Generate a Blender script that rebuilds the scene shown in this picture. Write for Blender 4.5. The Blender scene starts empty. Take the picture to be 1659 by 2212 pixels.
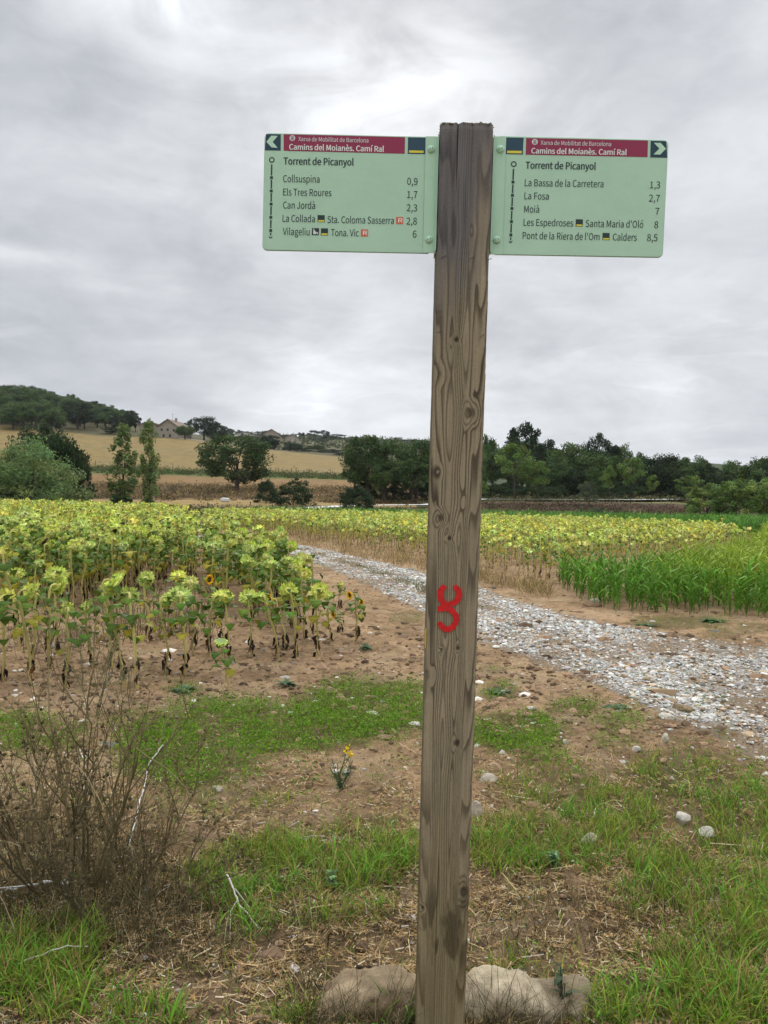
import bpy, math, random, os
import numpy as np
from mathutils import Matrix, Vector

SC = bpy.context.scene
RAD = math.radians
# ------------------------------------------------------------------ camera, world, sun, exposure
F, CX, CY, CAMH = 1726.0, 829.5, 1106.0, 1.55
PITCH, ROLL = RAD(1.0), RAD(1.3)
cam_d = bpy.data.cameras.new('camera'); cam = bpy.data.objects.new('camera', cam_d)
SC.collection.objects.link(cam); SC.camera = cam
cam_d.sensor_fit = 'VERTICAL'; cam_d.sensor_height = 24.0; cam_d.lens = 12.0 * F / 1106.0
cam_d.clip_start = 0.05; cam_d.clip_end = 9000.0
CF = np.array([0, math.cos(PITCH), -math.sin(PITCH)])
r0 = np.array([1.0, 0, 0]); u0 = np.array([0, math.sin(PITCH), math.cos(PITCH)])
CR = r0 * math.cos(ROLL) + u0 * math.sin(ROLL); CU = -r0 * math.sin(ROLL) + u0 * math.cos(ROLL)
CO = np.array([0, 0, CAMH])
cam.matrix_world = Matrix(((CR[0], CU[0], -CF[0], 0), (CR[1], CU[1], -CF[1], 0), (CR[2], CU[2], -CF[2], CAMH), (0, 0, 0, 1)))

SUN_EL, SUN_AZ = RAD(30), RAD(1.5)          # the bright patch in the clouds, straight ahead
sun_d = bpy.data.lights.new('sun', 'SUN'); sun = bpy.data.objects.new('sun', sun_d); SC.collection.objects.link(sun)
sun_d.energy = 1.5; sun_d.angle = RAD(14); sun_d.color = (1.0, 0.96, 0.9)
sdir = Vector((math.sin(SUN_AZ) * math.cos(SUN_EL), math.cos(SUN_AZ) * math.cos(SUN_EL), math.sin(SUN_EL)))
sun.rotation_euler = sdir.to_track_quat('Z', 'Y').to_euler(); sun.location = (0, 0, 30)
SC.view_settings.view_transform = 'Standard'; SC.view_settings.look = 'None'
SC.view_settings.exposure = 0.0; SC.view_settings.gamma = 1.0

def build_world():
    w = bpy.data.worlds.new('World'); SC.world = w; w.use_nodes = True
    nt = w.node_tree; nt.nodes.clear(); L = nt.links
    def inp(n, i, v):
        if hasattr(v, 'is_linked') or isinstance(v, bpy.types.NodeSocket): L.new(v, n.inputs[i])
        else: n.inputs[i].default_value = v
    def M(op, a, b=0.0, c=0.0):
        n = nt.nodes.new('ShaderNodeMath'); n.operation = op
        inp(n, 0, a); inp(n, 1, b); inp(n, 2, c); return n.outputs[0]
    def comb(x, y, z):
        n = nt.nodes.new('ShaderNodeCombineXYZ'); inp(n, 0, x); inp(n, 1, y); inp(n, 2, z); return n.outputs[0]
    def noise(vec, scale, detail, rough=0.5, dist=0.0):
        n = nt.nodes.new('ShaderNodeTexNoise'); L.new(vec, n.inputs['Vector'])
        n.inputs['Scale'].default_value = scale; n.inputs['Detail'].default_value = detail
        n.inputs['Roughness'].default_value = rough; n.inputs['Distortion'].default_value = dist
        return n.outputs[0]
    def ramp(v, stops):
        n = nt.nodes.new('ShaderNodeValToRGB'); L.new(v, n.inputs[0]); cr = n.color_ramp
        while len(cr.elements) > 1: cr.elements.remove(cr.elements[-1])
        for i, (p, c) in enumerate(stops):
            e = cr.elements[0] if i == 0 else cr.elements.new(p)
            e.position = p; e.color = (c, c, c, 1) if not isinstance(c, tuple) else (*c, 1)
        return n.outputs[0]
    tc = nt.nodes.new('ShaderNodeTexCoord'); sep = nt.nodes.new('ShaderNodeSeparateXYZ')
    L.new(tc.outputs['Generated'], sep.inputs[0]); x, y, z = sep.outputs
    zc = M('MAXIMUM', z, 0.0)
    el = M('ARCSINE', zc); az = M('ARCTAN2', x, y)
    inv = M('DIVIDE', 1.0, M('ADD', zc, 0.26))
    px, py = M('MULTIPLY', x, inv), M('MULTIPLY', y, inv)
    pv = comb(M('ADD', x, 3.1), y, M('MULTIPLY', z, 1.7))
    n1 = noise(pv, 3.0, 9, 0.52, 0.7)
    n2 = noise(comb(x, M('ADD', y, 7.7), M('MULTIPLY', z, 2.2)), 7.0, 8, 0.55, 0.6)
    n3 = noise(comb(M('MULTIPLY', az, 3.0), M('MULTIPLY', el, 15.0), 1.3), 1.0, 6, 0.5, 0.6)
    c1 = ramp(n1, [(0.36, 0.0), (0.5, 0.5), (0.64, 1.0)])
    c2 = ramp(n2, [(0.36, 0.0), (0.64, 1.0)])
    c3 = ramp(n3, [(0.40, 0.0), (0.50, 0.35), (0.62, 1.0)])
    n4 = noise(comb(x, M('ADD', y, 11.0), M('MULTIPLY', z, 2.4)), 16.0, 9, 0.6, 0.8)
    c4 = ramp(n4, [(0.34, 0.0), (0.66, 1.0)])
    n5 = noise(comb(M('MULTIPLY', az, 5.5), M('MULTIPLY', M('ADD', el, M('MULTIPLY', n2, 0.03)), 34.0), 4.2), 1.0, 7, 0.6, 0.9)
    c5 = ramp(n5, [(0.57, 0.0), (0.70, 1.0)])
    # streak layer only near the horizon, soft sheet above
    low = M('SUBTRACT', 1.0, M('SMOOTHSTEP', 0.16, 0.42, zc)) if False else ramp(zc, [(0.06, 1.0), (0.36, 0.0)])
    pat = M('ADD', M('MULTIPLY', c1, 0.55), M('ADD', M('MULTIPLY', c2, 0.30), M('ADD', M('MULTIPLY', M('MULTIPLY', c3, low), 0.42), M('ADD', M('MULTIPLY', M('SUBTRACT', c4, 0.5), 0.17), M('MULTIPLY', M('MULTIPLY', c5, low), 0.34)))))
    base = ramp(zc, [(0.0, 0.72), (0.08, 0.70), (0.20, 0.655), (0.36, 0.67), (0.56, 0.66), (0.75, 0.80), (1.0, 0.98)])
    def blob(a0, e0, wa, we, k):
        da = M('DIVIDE', M('SUBTRACT', az, a0), wa); de = M('DIVIDE', M('SUBTRACT', el, e0), we)
        q = M('ADD', M('MULTIPLY', da, da), M('MULTIPLY', de, de))
        return M('MULTIPLY', M('EXPONENT', M('MULTIPLY', q, -1.0)), k)
    mod = M('ADD', 0.80, M('MULTIPLY', pat, 0.45))
    lum = M('MULTIPLY', base, mod)
    patg = M('ADD', 0.45, M('MULTIPLY', c2, 0.8))
    glow = M('ADD', blob(0.0, 0.455, 0.15, 0.08, 0.40), M('ADD', blob(-0.29, 0.54, 0.10, 0.05, 0.40), blob(0.10, 0.14, 0.28, 0.04, 0.16)))
    glow = M('ADD', glow, M('ADD', blob(0.46, 0.045, 0.10, 0.022, 0.16), blob(-0.46, 0.26, 0.09, 0.012, 0.16)))
    lum = M('ADD', lum, M('MULTIPLY', glow, patg))
    # sky behind the camera and overhead: brightened out of view to lift the foreground light
    back = ramp(M('ADD', M('MULTIPLY', y, -0.5), 0.5), [(0.30, 0.0), (0.85, 1.0)])
    lum = M('MULTIPLY', lum, M('ADD', 1.0, M('MULTIPLY', back, 0.55)))
    lum = M('MULTIPLY', lum, M('ADD', 1.0, M('MULTIPLY', ramp(zc, [(0.60, 0.0), (0.92, 1.0)]), 1.7)))
    tint = nt.nodes.new('ShaderNodeMix'); tint.data_type = 'RGBA'
    L.new(ramp(lum, [(0.38, 0.0), (0.75, 1.0)]), tint.inputs[0])
    tint.inputs[6].default_value = (0.93, 0.99, 1.10, 1); tint.inputs[7].default_value = (0.965, 1.0, 1.05, 1)
    vm = nt.nodes.new('ShaderNodeVectorMath'); vm.operation = 'SCALE'
    L.new(tint.outputs[2], vm.inputs[0]); L.new(M('MULTIPLY', lum, 10.0), vm.inputs['Scale'])
    sky = nt.nodes.new('ShaderNodeTexSky'); sky.sky_type = 'NISHITA'; sky.sun_disc = False
    sky.sun_elevation = SUN_EL; sky.sun_rotation = SUN_AZ; sky.dust_density = 3.0
    mx = nt.nodes.new('ShaderNodeMix'); mx.data_type = 'RGBA'; mx.inputs[0].default_value = 0.985
    L.new(sky.outputs[0], mx.inputs[6]); L.new(vm.outputs[0], mx.inputs[7])
    bg = nt.nodes.new('ShaderNodeBackground'); bg.inputs['Strength'].default_value = 0.1
    L.new(mx.outputs[2], bg.inputs['Color'])
    out = nt.nodes.new('ShaderNodeOutputWorld'); L.new(bg.outputs[0], out.inputs['Surface'])
    w.cycles.sampling_method = 'MANUAL'; w.cycles.sample_map_resolution = 512
build_world()

# ------------------------------------------------------------------ helpers: projection
def ray(px, py):
    d = CF + CR * ((px - CX) / F) + CU * ((CY - py) / F)
    return d
def gp(px, py, z=0.0):
    d = ray(px, py); t = (z - CAMH) / d[2]
    return CO + d * t
def proj(P):
    Q = np.asarray(P, float) - CO
    c = Q @ CF; return CX + F * (Q @ CR) / c, CY - F * (Q @ CU) / c
def yh(px): return 1076.0 + (px - CX) * 0.0227

# ------------------------------------------------------------------ numpy noise
def _hash(ix, iy, seed):
    h = (ix.astype(np.int64) * 374761393 + iy.astype(np.int64) * 668265263 + seed * 974711) & 0xffffffff
    h = ((h ^ (h >> 13)) * 1274126177) & 0xffffffff
    return ((h ^ (h >> 16)) & 0xffff) / 65535.0
def vn(x, y, seed=0):
    x = np.asarray(x, float); y = np.asarray(y, float)
    ix = np.floor(x); iy = np.floor(y); fx = x - ix; fy = y - iy
    fx = fx * fx * fx * (fx * (fx * 6 - 15) + 10); fy = fy * fy * fy * (fy * (fy * 6 - 15) + 10)
    a = _hash(ix, iy, seed); b = _hash(ix + 1, iy, seed); c = _hash(ix, iy + 1, seed); d = _hash(ix + 1, iy + 1, seed)
    return (a + (b - a) * fx) * (1 - fy) + (c + (d - c) * fx) * fy
def fbm(x, y, seed=0, octs=4):
    s = 0; a = 0.5; t = 0
    for o in range(octs):
        s = s + a * vn(x * 2 ** o, y * 2 ** o, seed + o * 17); t += a; a *= 0.5
    return s / t
def ss(a, b, x):
    t = np.clip((x - a) / (b - a), 0, 1); return t * t * (3 - 2 * t)

# ------------------------------------------------------------------ helpers: meshes
class MB:
    def __init__(s): s.V = []; s.Fq = []; s.Ft = []; s.C = []; s.n = 0
    def add(s, V, F, col):
        V = np.asarray(V, float).reshape(-1, 3)
        c = np.asarray(col, float)
        if c.ndim == 1: c = np.tile(c[:3], (len(V), 1))
        s.V.append(V); s.C.append(c[:, :3])
        for f in (F if isinstance(F, (list, tuple)) else [F]):
            f = np.asarray(f, np.int64)
            if f.size == 0: continue
            (s.Fq if f.shape[1] == 4 else s.Ft).append(f + s.n)
        s.n += len(V); return s
    def arrays(s):
        V = np.concatenate(s.V) if s.V else np.zeros((0, 3)); C = np.concatenate(s.C) if s.C else np.zeros((0, 3))
        q = np.concatenate(s.Fq) if s.Fq else np.zeros((0, 4), np.int64); t = np.concatenate(s.Ft) if s.Ft else np.zeros((0, 3), np.int64)
        return V, q, t, C
    def mesh(s, name, mat, smooth=False):
        V, q, t, C = s.arrays()
        me = bpy.data.meshes.new(name); me.vertices.add(len(V)); me.vertices.foreach_set('co', V.astype(np.float32).ravel())
        nl = q.size + t.size; nf = len(q) + len(t)
        me.loops.add(nl); me.loops.foreach_set('vertex_index', np.concatenate([q.ravel(), t.ravel()]).astype(np.int32))
        me.polygons.add(nf)
        tot = np.concatenate([np.full(len(q), 4), np.full(len(t), 3)]).astype(np.int32)
        me.polygons.foreach_set('loop_start', np.concatenate([[0], np.cumsum(tot)[:-1]]).astype(np.int32) if nf else np.zeros(0, np.int32))
        me.polygons.foreach_set('use_smooth', np.full(nf, bool(smooth)))
        ca = me.color_attributes.new('Col', 'FLOAT_COLOR', 'POINT')
        ca.data.foreach_set('color', np.concatenate([C, np.ones((len(C), 1))], 1).astype(np.float32).ravel())
        me.materials.append(mat); me.update(calc_edges=True); me.validate()
        return me
    def obj(s, name, mat, parent=None, smooth=False):
        return link(name, s.mesh(name, mat, smooth), parent)
def link(name, me, parent=None):
    o = bpy.data.objects.new(name, me); SC.collection.objects.link(o)
    if parent is not None: o.parent = parent
    return o
def tag(o, label=None, cat=None, group=None, kind=None):
    for k, v in (('label', label), ('category', cat), ('group', group), ('kind', kind)):
        if v: o[k] = v
    return o
def empty(name, loc, label, cat, group=None, rz=0.0, scale=None):
    o = bpy.data.objects.new(name, None); SC.collection.objects.link(o); o.empty_display_size = 0.1
    o.location = loc; o.rotation_euler = (0, 0, rz)
    if scale is not None: o.scale = scale
    return tag(o, label, cat, group)

def tube(pts, rad, sides=5, cap=False):
    P = np.asarray(pts, float); n = len(P); rad = np.broadcast_to(np.asarray(rad, float), (n,))
    T = np.gradient(P, axis=0); T /= np.linalg.norm(T, axis=1, keepdims=True) + 1e-12
    ref = np.array([0.31, 0.17, 0.93]) if abs(T[0, 2]) < 0.9 else np.array([1.0, 0.1, 0])
    A = np.cross(T, ref); A /= np.linalg.norm(A, axis=1, keepdims=True) + 1e-12; B = np.cross(T, A)
    a = np.arange(sides) * 2 * math.pi / sides
    V = P[:, None, :] + rad[:, None, None] * (np.cos(a)[None, :, None] * A[:, None, :] + np.sin(a)[None, :, None] * B[:, None, :])
    i = np.arange(n - 1)[:, None] * sides; j = np.arange(sides)[None, :]; k = (j + 1) % sides
    Fq = np.stack([i + j, i + k, i + sides + k, i + sides + j], -1).reshape(-1, 4)
    return V.reshape(-1, 3), Fq
def box(x0, x1, y0, y1, z0, z1):
    V = np.array([[x, y, z] for x in (x0, x1) for y in (y0, y1) for z in (z0, z1)], float)
    return V, np.array([[0, 1, 3, 2], [4, 6, 7, 5], [0, 4, 5, 1], [2, 3, 7, 6], [0, 2, 6, 4], [1, 5, 7, 3]])
def ico(sub):
    t = (1 + 5 ** 0.5) / 2
    V = [(-1, t, 0), (1, t, 0), (-1, -t, 0), (1, -t, 0), (0, -1, t), (0, 1, t), (0, -1, -t), (0, 1, -t), (t, 0, -1), (t, 0, 1), (-t, 0, -1), (-t, 0, 1)]
    Fc = [(0, 11, 5), (0, 5, 1), (0, 1, 7), (0, 7, 10), (0, 10, 11), (1, 5, 9), (5, 11, 4), (11, 10, 2), (10, 7, 6), (7, 1, 8),
          (3, 9, 4), (3, 4, 2), (3, 2, 6), (3, 6, 8), (3, 8, 9), (4, 9, 5), (2, 4, 11), (6, 2, 10), (8, 6, 7), (9, 8, 1)]
    V = [np.array(v) / np.linalg.norm(v) for v in V]
    for _ in range(sub):
        mid = {}; nf = []
        def m(a, b):
            k = (min(a, b), max(a, b))
            if k not in mid:
                v = V[a] + V[b]; V.append(v / np.linalg.norm(v)); mid[k] = len(V) - 1
            return mid[k]
        for a, b, c in Fc:
            ab, bc, ca = m(a, b), m(b, c), m(c, a); nf += [(a, ab, ca), (b, bc, ab), (c, ca, bc), (ab, bc, ca)]
        Fc = nf
    return np.array(V), np.array(Fc)
def n3(V, s, seed):
    return (vn(V[:, 0] * s + 11, V[:, 1] * s + V[:, 2] * s * 0.7 + 5, seed) + vn(V[:, 1] * s + 3, V[:, 2] * s - V[:, 0] * s * 0.6 + 9, seed + 5) + vn(V[:, 2] * s, V[:, 0] * s + V[:, 1] * 0.8 * s, seed + 9)) / 3
def unit(v): return v / (np.linalg.norm(v, axis=-1, keepdims=True) + 1e-12)

# ------------------------------------------------------------------ materials
def material(name, rough=0.75, trans=0.0, noise_scale=None, noise_amt=0.25, bump=None, spec=0.25, base=None, detail=6):
    m = bpy.data.materials.new(name); m.use_nodes = True; nt = m.node_tree; L = nt.links
    b = nt.nodes['Principled BSDF']; out = nt.nodes['Material Output']
    b.inputs['Roughness'].default_value = rough; b.inputs['Specular IOR Level'].default_value = spec
    if base is None:
        at = nt.nodes.new('ShaderNodeAttribute'); at.attribute_name = 'Col'; col = at.outputs['Color']
    else:
        rgb = nt.nodes.new('ShaderNodeRGB'); rgb.outputs[0].default_value = (*base, 1); col = rgb.outputs[0]
    tc = nt.nodes.new('ShaderNodeTexCoord')
    if noise_scale:
        n = nt.nodes.new('ShaderNodeTexNoise'); n.inputs['Scale'].default_value = noise_scale; n.inputs['Detail'].default_value = detail
        n.inputs['Roughness'].default_value = 0.65
        L.new(tc.outputs['Object'], n.inputs['Vector'])
        mr = nt.nodes.new('ShaderNodeMapRange'); L.new(n.outputs[0], mr.inputs[0])
        mr.inputs[1].default_value = 0.25; mr.inputs[2].default_value = 0.75
        mr.inputs[3].default_value = 1 - noise_amt; mr.inputs[4].default_value = 1 + noise_amt
        vm = nt.nodes.new('ShaderNodeVectorMath'); vm.operation = 'SCALE'
        L.new(col, vm.inputs[0]); L.new(mr.outputs[0], vm.inputs['Scale']); col = vm.outputs[0]
    if bump:
        n2 = nt.nodes.new('ShaderNodeTexNoise'); n2.inputs['Scale'].default_value = bump[0]; n2.inputs['Detail'].default_value = 8
        n2.inputs['Roughness'].default_value = 0.7
        L.new(tc.outputs['Object'], n2.inputs['Vector'])
        bp = nt.nodes.new('ShaderNodeBump'); bp.inputs['Strength'].default_value = 1.0; bp.inputs['Distance'].default_value = bump[1]
        L.new(n2.outputs[0], bp.inputs['Height']); L.new(bp.outputs[0], b.inputs['Normal'])
    L.new(col, b.inputs['Base Color'])
    if trans:
        t = nt.nodes.new('ShaderNodeBsdfTranslucent'); L.new(col, t.inputs['Color'])
        mx = nt.nodes.new('ShaderNodeMixShader'); mx.inputs[0].default_value = trans
        L.new(b.outputs[0], mx.inputs[1]); L.new(t.outputs[0], mx.inputs[2]); L.new(mx.outputs[0], out.inputs['Surface'])
    return m
M_soil = material('soil', 0.95, 0, 9.0, 0.22, (26.0, 0.06), 0.02)
M_hill = material('hillside', 0.95, 0, 0.35, 0.25, None, 0.05)
M_plant = material('plant', 0.6, 0.25, None, spec=0.10)
M_tree = material('foliage', 0.65, 0.30, None, spec=0.08)
M_bark = material('bark', 0.9, 0, 3.0, 0.35, None, 0.1)
M_dry = material('dry_stalk', 0.9, 0, None, spec=0.04)
M_stone = material('stone', 0.9, 0, 24.0, 0.32, (38.0, 0.016), 0.05)
M_pebble = material('pebble', 0.9, 0, None, spec=0.08)
M_wood = material('weathered_wood', 0.8, 0, 160.0, 0.14, (300.0, 0.0012), 0.10)
M_paint = material('paint', 0.45, 0, None, spec=0.35)
M_sheet = material('painted_sheet_metal', 0.40, 0, 7.0, 0.06, (14.0, 0.0012), 0.45)
M_mark = material('brushed_paint', 0.6, 0, 120.0, 0.30, (260.0, 0.001), 0.3)
M_wall = material('masonry', 0.9, 0, 1.6, 0.3, None, 0.1)
rng = np.random.default_rng(7)

# ------------------------------------------------------------------ terrain
COLX = np.array([-500, 0, 200, 300, 400, 600, 750, 920, 1040, 1250, 1450, 1659, 2200], float)
DN = np.array([0, 45, 60, 80, 95, 110, 150, 200, 300, 400, 500, 700, 1200, 3500], float)
def _tab():
    pyt = {150: [1040, 1042, 1048, 1049, 1050, 1053, 1057, 1073, 1072, 1068, 1070, 1088, 1095],
           200: [990, 1000, 1015, 1018, 1022, 1027, 1031, 1050, 1060, 1055, 1055, 1075, 1080],
           300: [890, 922, 943, 946, 950, 975, 990, 1000, 1030, 1030, 1030, 1050, 1060],
           400: [808, 880, 910, 925, 943, 965, 975, 980, 1010, 1010, 1010, 1030, 1040],
           500: [785, 858, 901, 918, 942, 955, 962, 967, 995, 1000, 1000, 1018, 1030],
           700: [800, 880, 912, 925, 938, 942, 948, 953, 965, 985, 995, 1010, 1020],
           1200: [900, 920, 935, 940, 945, 948, 950, 955, 970, 990, 1000, 1012, 1020],
           3500: [1000, 1000, 1000, 1000, 1000, 1000, 1000, 1000, 1010, 1020, 1020, 1030, 1030]}
    zt = {0: [0] * 13, 45: [0] * 13, 60: [-.3] * 9 + [-.2, -.1, 0, 0], 80: [-.6, -.6, -.6, -.6, -.6, -.5, -.4, -.4, -.1, -.3, -.5, -.4, -.3],
          95: [-.5, -.5, -.4, -.3, -.2, 0, .3, .45, 1.3, 1.5, 1.5, .3, .3], 110: [.5, .5, .85, .8, .9, 1.0, .9, .9, 1.5, 1.7, 2, 1, 1]}
    Z = np.zeros((len(DN), len(COLX)))
    for i, d in enumerate(DN):
        Z[i] = zt[int(d)] if int(d) in zt else CAMH + (yh(COLX) - np.array(pyt[int(d)])) * d / F
    return Z
ZT = _tab()
def terrain(x, y, bumps=True):
    x = np.asarray(x, float); y = np.asarray(y, float)
    d = np.clip(y, 0, 3499); c = np.clip(CX + F * x / np.maximum(y, 1.0), COLX[0], COLX[-1] - 1e-6)
    i = np.clip(np.searchsorted(DN, d, 'right') - 1, 0, len(DN) - 2); j = np.clip(np.searchsorted(COLX, c, 'right') - 1, 0, len(COLX) - 2)
    a = (d - DN[i]) / (DN[i + 1] - DN[i]); b = (c - COLX[j]) / (COLX[j + 1] - COLX[j])
    z = (ZT[i, j] * (1 - b) + ZT[i, j + 1] * b) * (1 - a) + (ZT[i + 1, j] * (1 - b) + ZT[i + 1, j + 1] * b) * a
    if bumps:
        w = ss(1.0, 2.5, np.hypot(x, y))
        z = z + 0.05 * (fbm(x * .8, y * .8, 3) - .5) * w + 0.040 * (fbm(x * 6, y * 6, 9) - .5) + 0.026 * (vn(x * 19, y * 19, 5) - .5) + 0.014 * (vn(x * 41, y * 41, 6) - .5)
    return z

# track centre line: left and right edges walked out on the ground
TL = [(420, 1163), (520, 1167), (580, 1180), (640, 1203), (720, 1234), (810, 1272), (915, 1325), (1050, 1392), (1200, 1445), (1400, 1530), (1659, 1645), (1850, 1735), (2200, 1900)]
TR = [(425, 1158), (530, 1160), (620, 1172), (700, 1188), (790, 1208), (860, 1224), (930, 1243), (1040, 1268), (1180, 1318), (1400, 1362), (1659, 1400), (1900, 1425), (2500, 1480)]
TLg = np.array([gp(*p)[:2] for p in TL]); TRg = np.array([gp(*p)[:2] for p in TR])
def resample(P, n):
    s = np.concatenate([[0], np.cumsum(np.linalg.norm(np.diff(P, axis=0), axis=1))]); t = np.linspace(0, s[-1], n)
    return np.stack([np.interp(t, s, P[:, k]) for k in range(2)], 1)
def smooth_poly(P, n):
    P = resample(P, n)
    for _ in range(n // 12):
        P[1:-1] = (P[:-2] + 2 * P[1:-1] + P[2:]) / 4
    return P
NT = 260
_idx = np.linspace(0, len(TL) - 1, NT)
TLs = np.stack([np.interp(_idx, np.arange(len(TL)), TLg[:, k]) for k in range(2)], 1)
TRs = np.stack([np.interp(_idx, np.arange(len(TR)), TRg[:, k]) for k in range(2)], 1)
for _ in range(25):
    TLs[1:-1] = (TLs[:-2] + 2 * TLs[1:-1] + TLs[2:]) / 4; TRs[1:-1] = (TRs[:-2] + 2 * TRs[1:-1] + TRs[2:]) / 4
def track_coord(x, y):
    """(v across the track 0..1, distance outside the edges) for ground points."""
    Q = np.stack([np.ravel(x), np.ravel(y)], 1); C = (TLs + TRs) / 2
    v = np.empty(len(Q)); out = np.empty(len(Q))
    for k in range(0, len(Q), 20000):
        q = Q[k:k + 20000]
        i = np.argmin(((q[:, None, :] - C[None, ::2]) ** 2).sum(-1), 1) * 2
        A, B = TLs[i], TRs[i]; w = B - A; L2 = (w * w).sum(1)
        t = ((q - A) * w).sum(1) / L2; v[k:k + 20000] = t; W = np.sqrt(L2)
        cr = np.abs((q[:, 0] - A[:, 0]) * w[:, 1] - (q[:, 1] - A[:, 1]) * w[:, 0]) / W
        out[k:k + 20000] = np.maximum(np.maximum(-t, t - 1) * W, cr - 0.9)
    return v.reshape(np.shape(x)), out.reshape(np.shape(x))

# green cover seen on the near ground: soft patches
GREEN = [(560, 1570, 300, 62, 1.0), (780, 1540, 180, 70, 1.0), (380, 1610, 130, 75, 1.0), (1110, 1585, 110, 45, .9), (420, 1660, 160, 45, .7),
         (1240, 1530, 60, 20, .6), (1330, 1560, 60, 25, .6), (1410, 1485, 90, 22, .0), (1180, 1640, 70, 18, .5), (870, 1500, 50, 30, .7), (400, 1490, 50, 12, .6), (470, 1505, 40, 10, .5),
         (1470, 1345, 110, 16, .9), (1560, 1370, 50, 12, .5), (880, 1335, 40, 16, .5), (60, 1585, 140, 45, .6), (1080, 1500, 45, 18, .8), (1620, 1360, 45, 12, .6), (1060, 1445, 40, 12, .5), (1330, 1600, 60, 16, .4)]
GRASS = [(640, 1870, 190, 70, 1.0), (800, 1860, 120, 80, 1.0), (500, 1900, 110, 60, .8), (700, 1960, 160, 50, .5), (1120, 1840, 130, 70, 1.0), (1330, 1760, 130, 60, .9), (1500, 1700, 190, 70, 1.0), (1430, 1960, 120, 50, .55), (1200, 1700, 150, 60, .55), (480, 1740, 150, 40, .35), (1130, 2110, 90, 60, .35), (1600, 1790, 120, 80, 1.0),
         (1430, 1860, 120, 60, .7), (1300, 1850, 130, 50, .8), (1640, 2050, 90, 160, 1.0), (1560, 2150, 140, 110, .9), (1480, 2000, 70, 60, .5), (1330, 2190, 90, 60, .8), (90, 2110, 130, 110, 1.0),
         (170, 2050, 70, 60, .7), (540, 1990, 60, 40, .5), (1240, 1690, 70, 30, .4), (1560, 1920, 110, 50, .6), (1410, 2090, 80, 40, .4), (880, 2190, 30, 30, .2), (620, 2200, 60, 25, .5), (320, 2190, 120, 30, .4), (1450, 1650, 80, 30, .6), (1580, 1640, 90, 24, .5), (1150, 1930, 60, 25, .3)]
def blobs(px, py, L):
    s = np.zeros(np.shape(px))
    for a, b, rx, ry, w in L:
        s = np.maximum(s, w * np.clip(1.35 - ((px - a) / rx) ** 2 - ((py - b) / ry) ** 2, 0, 1))
    return s

def ground_colour(X, Y):
    n = len(X); P = np.stack([X, Y, np.zeros(n)], 1); front = Y > 0.8
    px = np.full(n, -9999.0); py = np.full(n, 9999.0)
    a, b = proj(P[front]); px[front] = a; py[front] = b
    soil = np.array([.395, .262, .148])
    big = fbm(X * .9, Y * .9, 31)[:, None]; mid = fbm(X * 5, Y * 5, 41)[:, None]; fine = vn(X * 23, Y * 23, 51)[:, None]
    C = soil * (0.78 + .55 * (mid - .5) + .42 * (big - .5) + .45 * (fine - .5) + .10)
    C = C * np.where(fbm(X * 3, Y * 3, 77) > .60, .80, 1.0)[:, None]
    pale = ss(.50, .72, fbm(X * 2.2 + 9, Y * 2.2, 87))[:, None]; C = C * (1 - pale * .55) + np.array([.46, .335, .205]) * pale * .55
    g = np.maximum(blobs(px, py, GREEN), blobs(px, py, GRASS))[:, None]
    litter = ss(1650, 1800, py)[:, None] * (0.3 + .7 * ss(.4, .6, fbm(X * 2, Y * 2, 61)))[:, None]
    C = C * (1 - .45 * litter) + np.array([.17, .118, .07]) * .45 * litter
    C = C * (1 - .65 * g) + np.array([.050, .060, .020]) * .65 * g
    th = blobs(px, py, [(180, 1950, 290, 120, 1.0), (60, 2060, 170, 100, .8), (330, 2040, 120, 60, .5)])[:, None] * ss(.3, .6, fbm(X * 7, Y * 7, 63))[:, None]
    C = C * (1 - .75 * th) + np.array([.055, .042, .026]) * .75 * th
    d = Y
    far = ss(26, 45, d)[:, None]
    C = C * (1 - far) + np.array([.15, .125, .06]) * far
    return np.clip(C, 0.01, 1)

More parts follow.
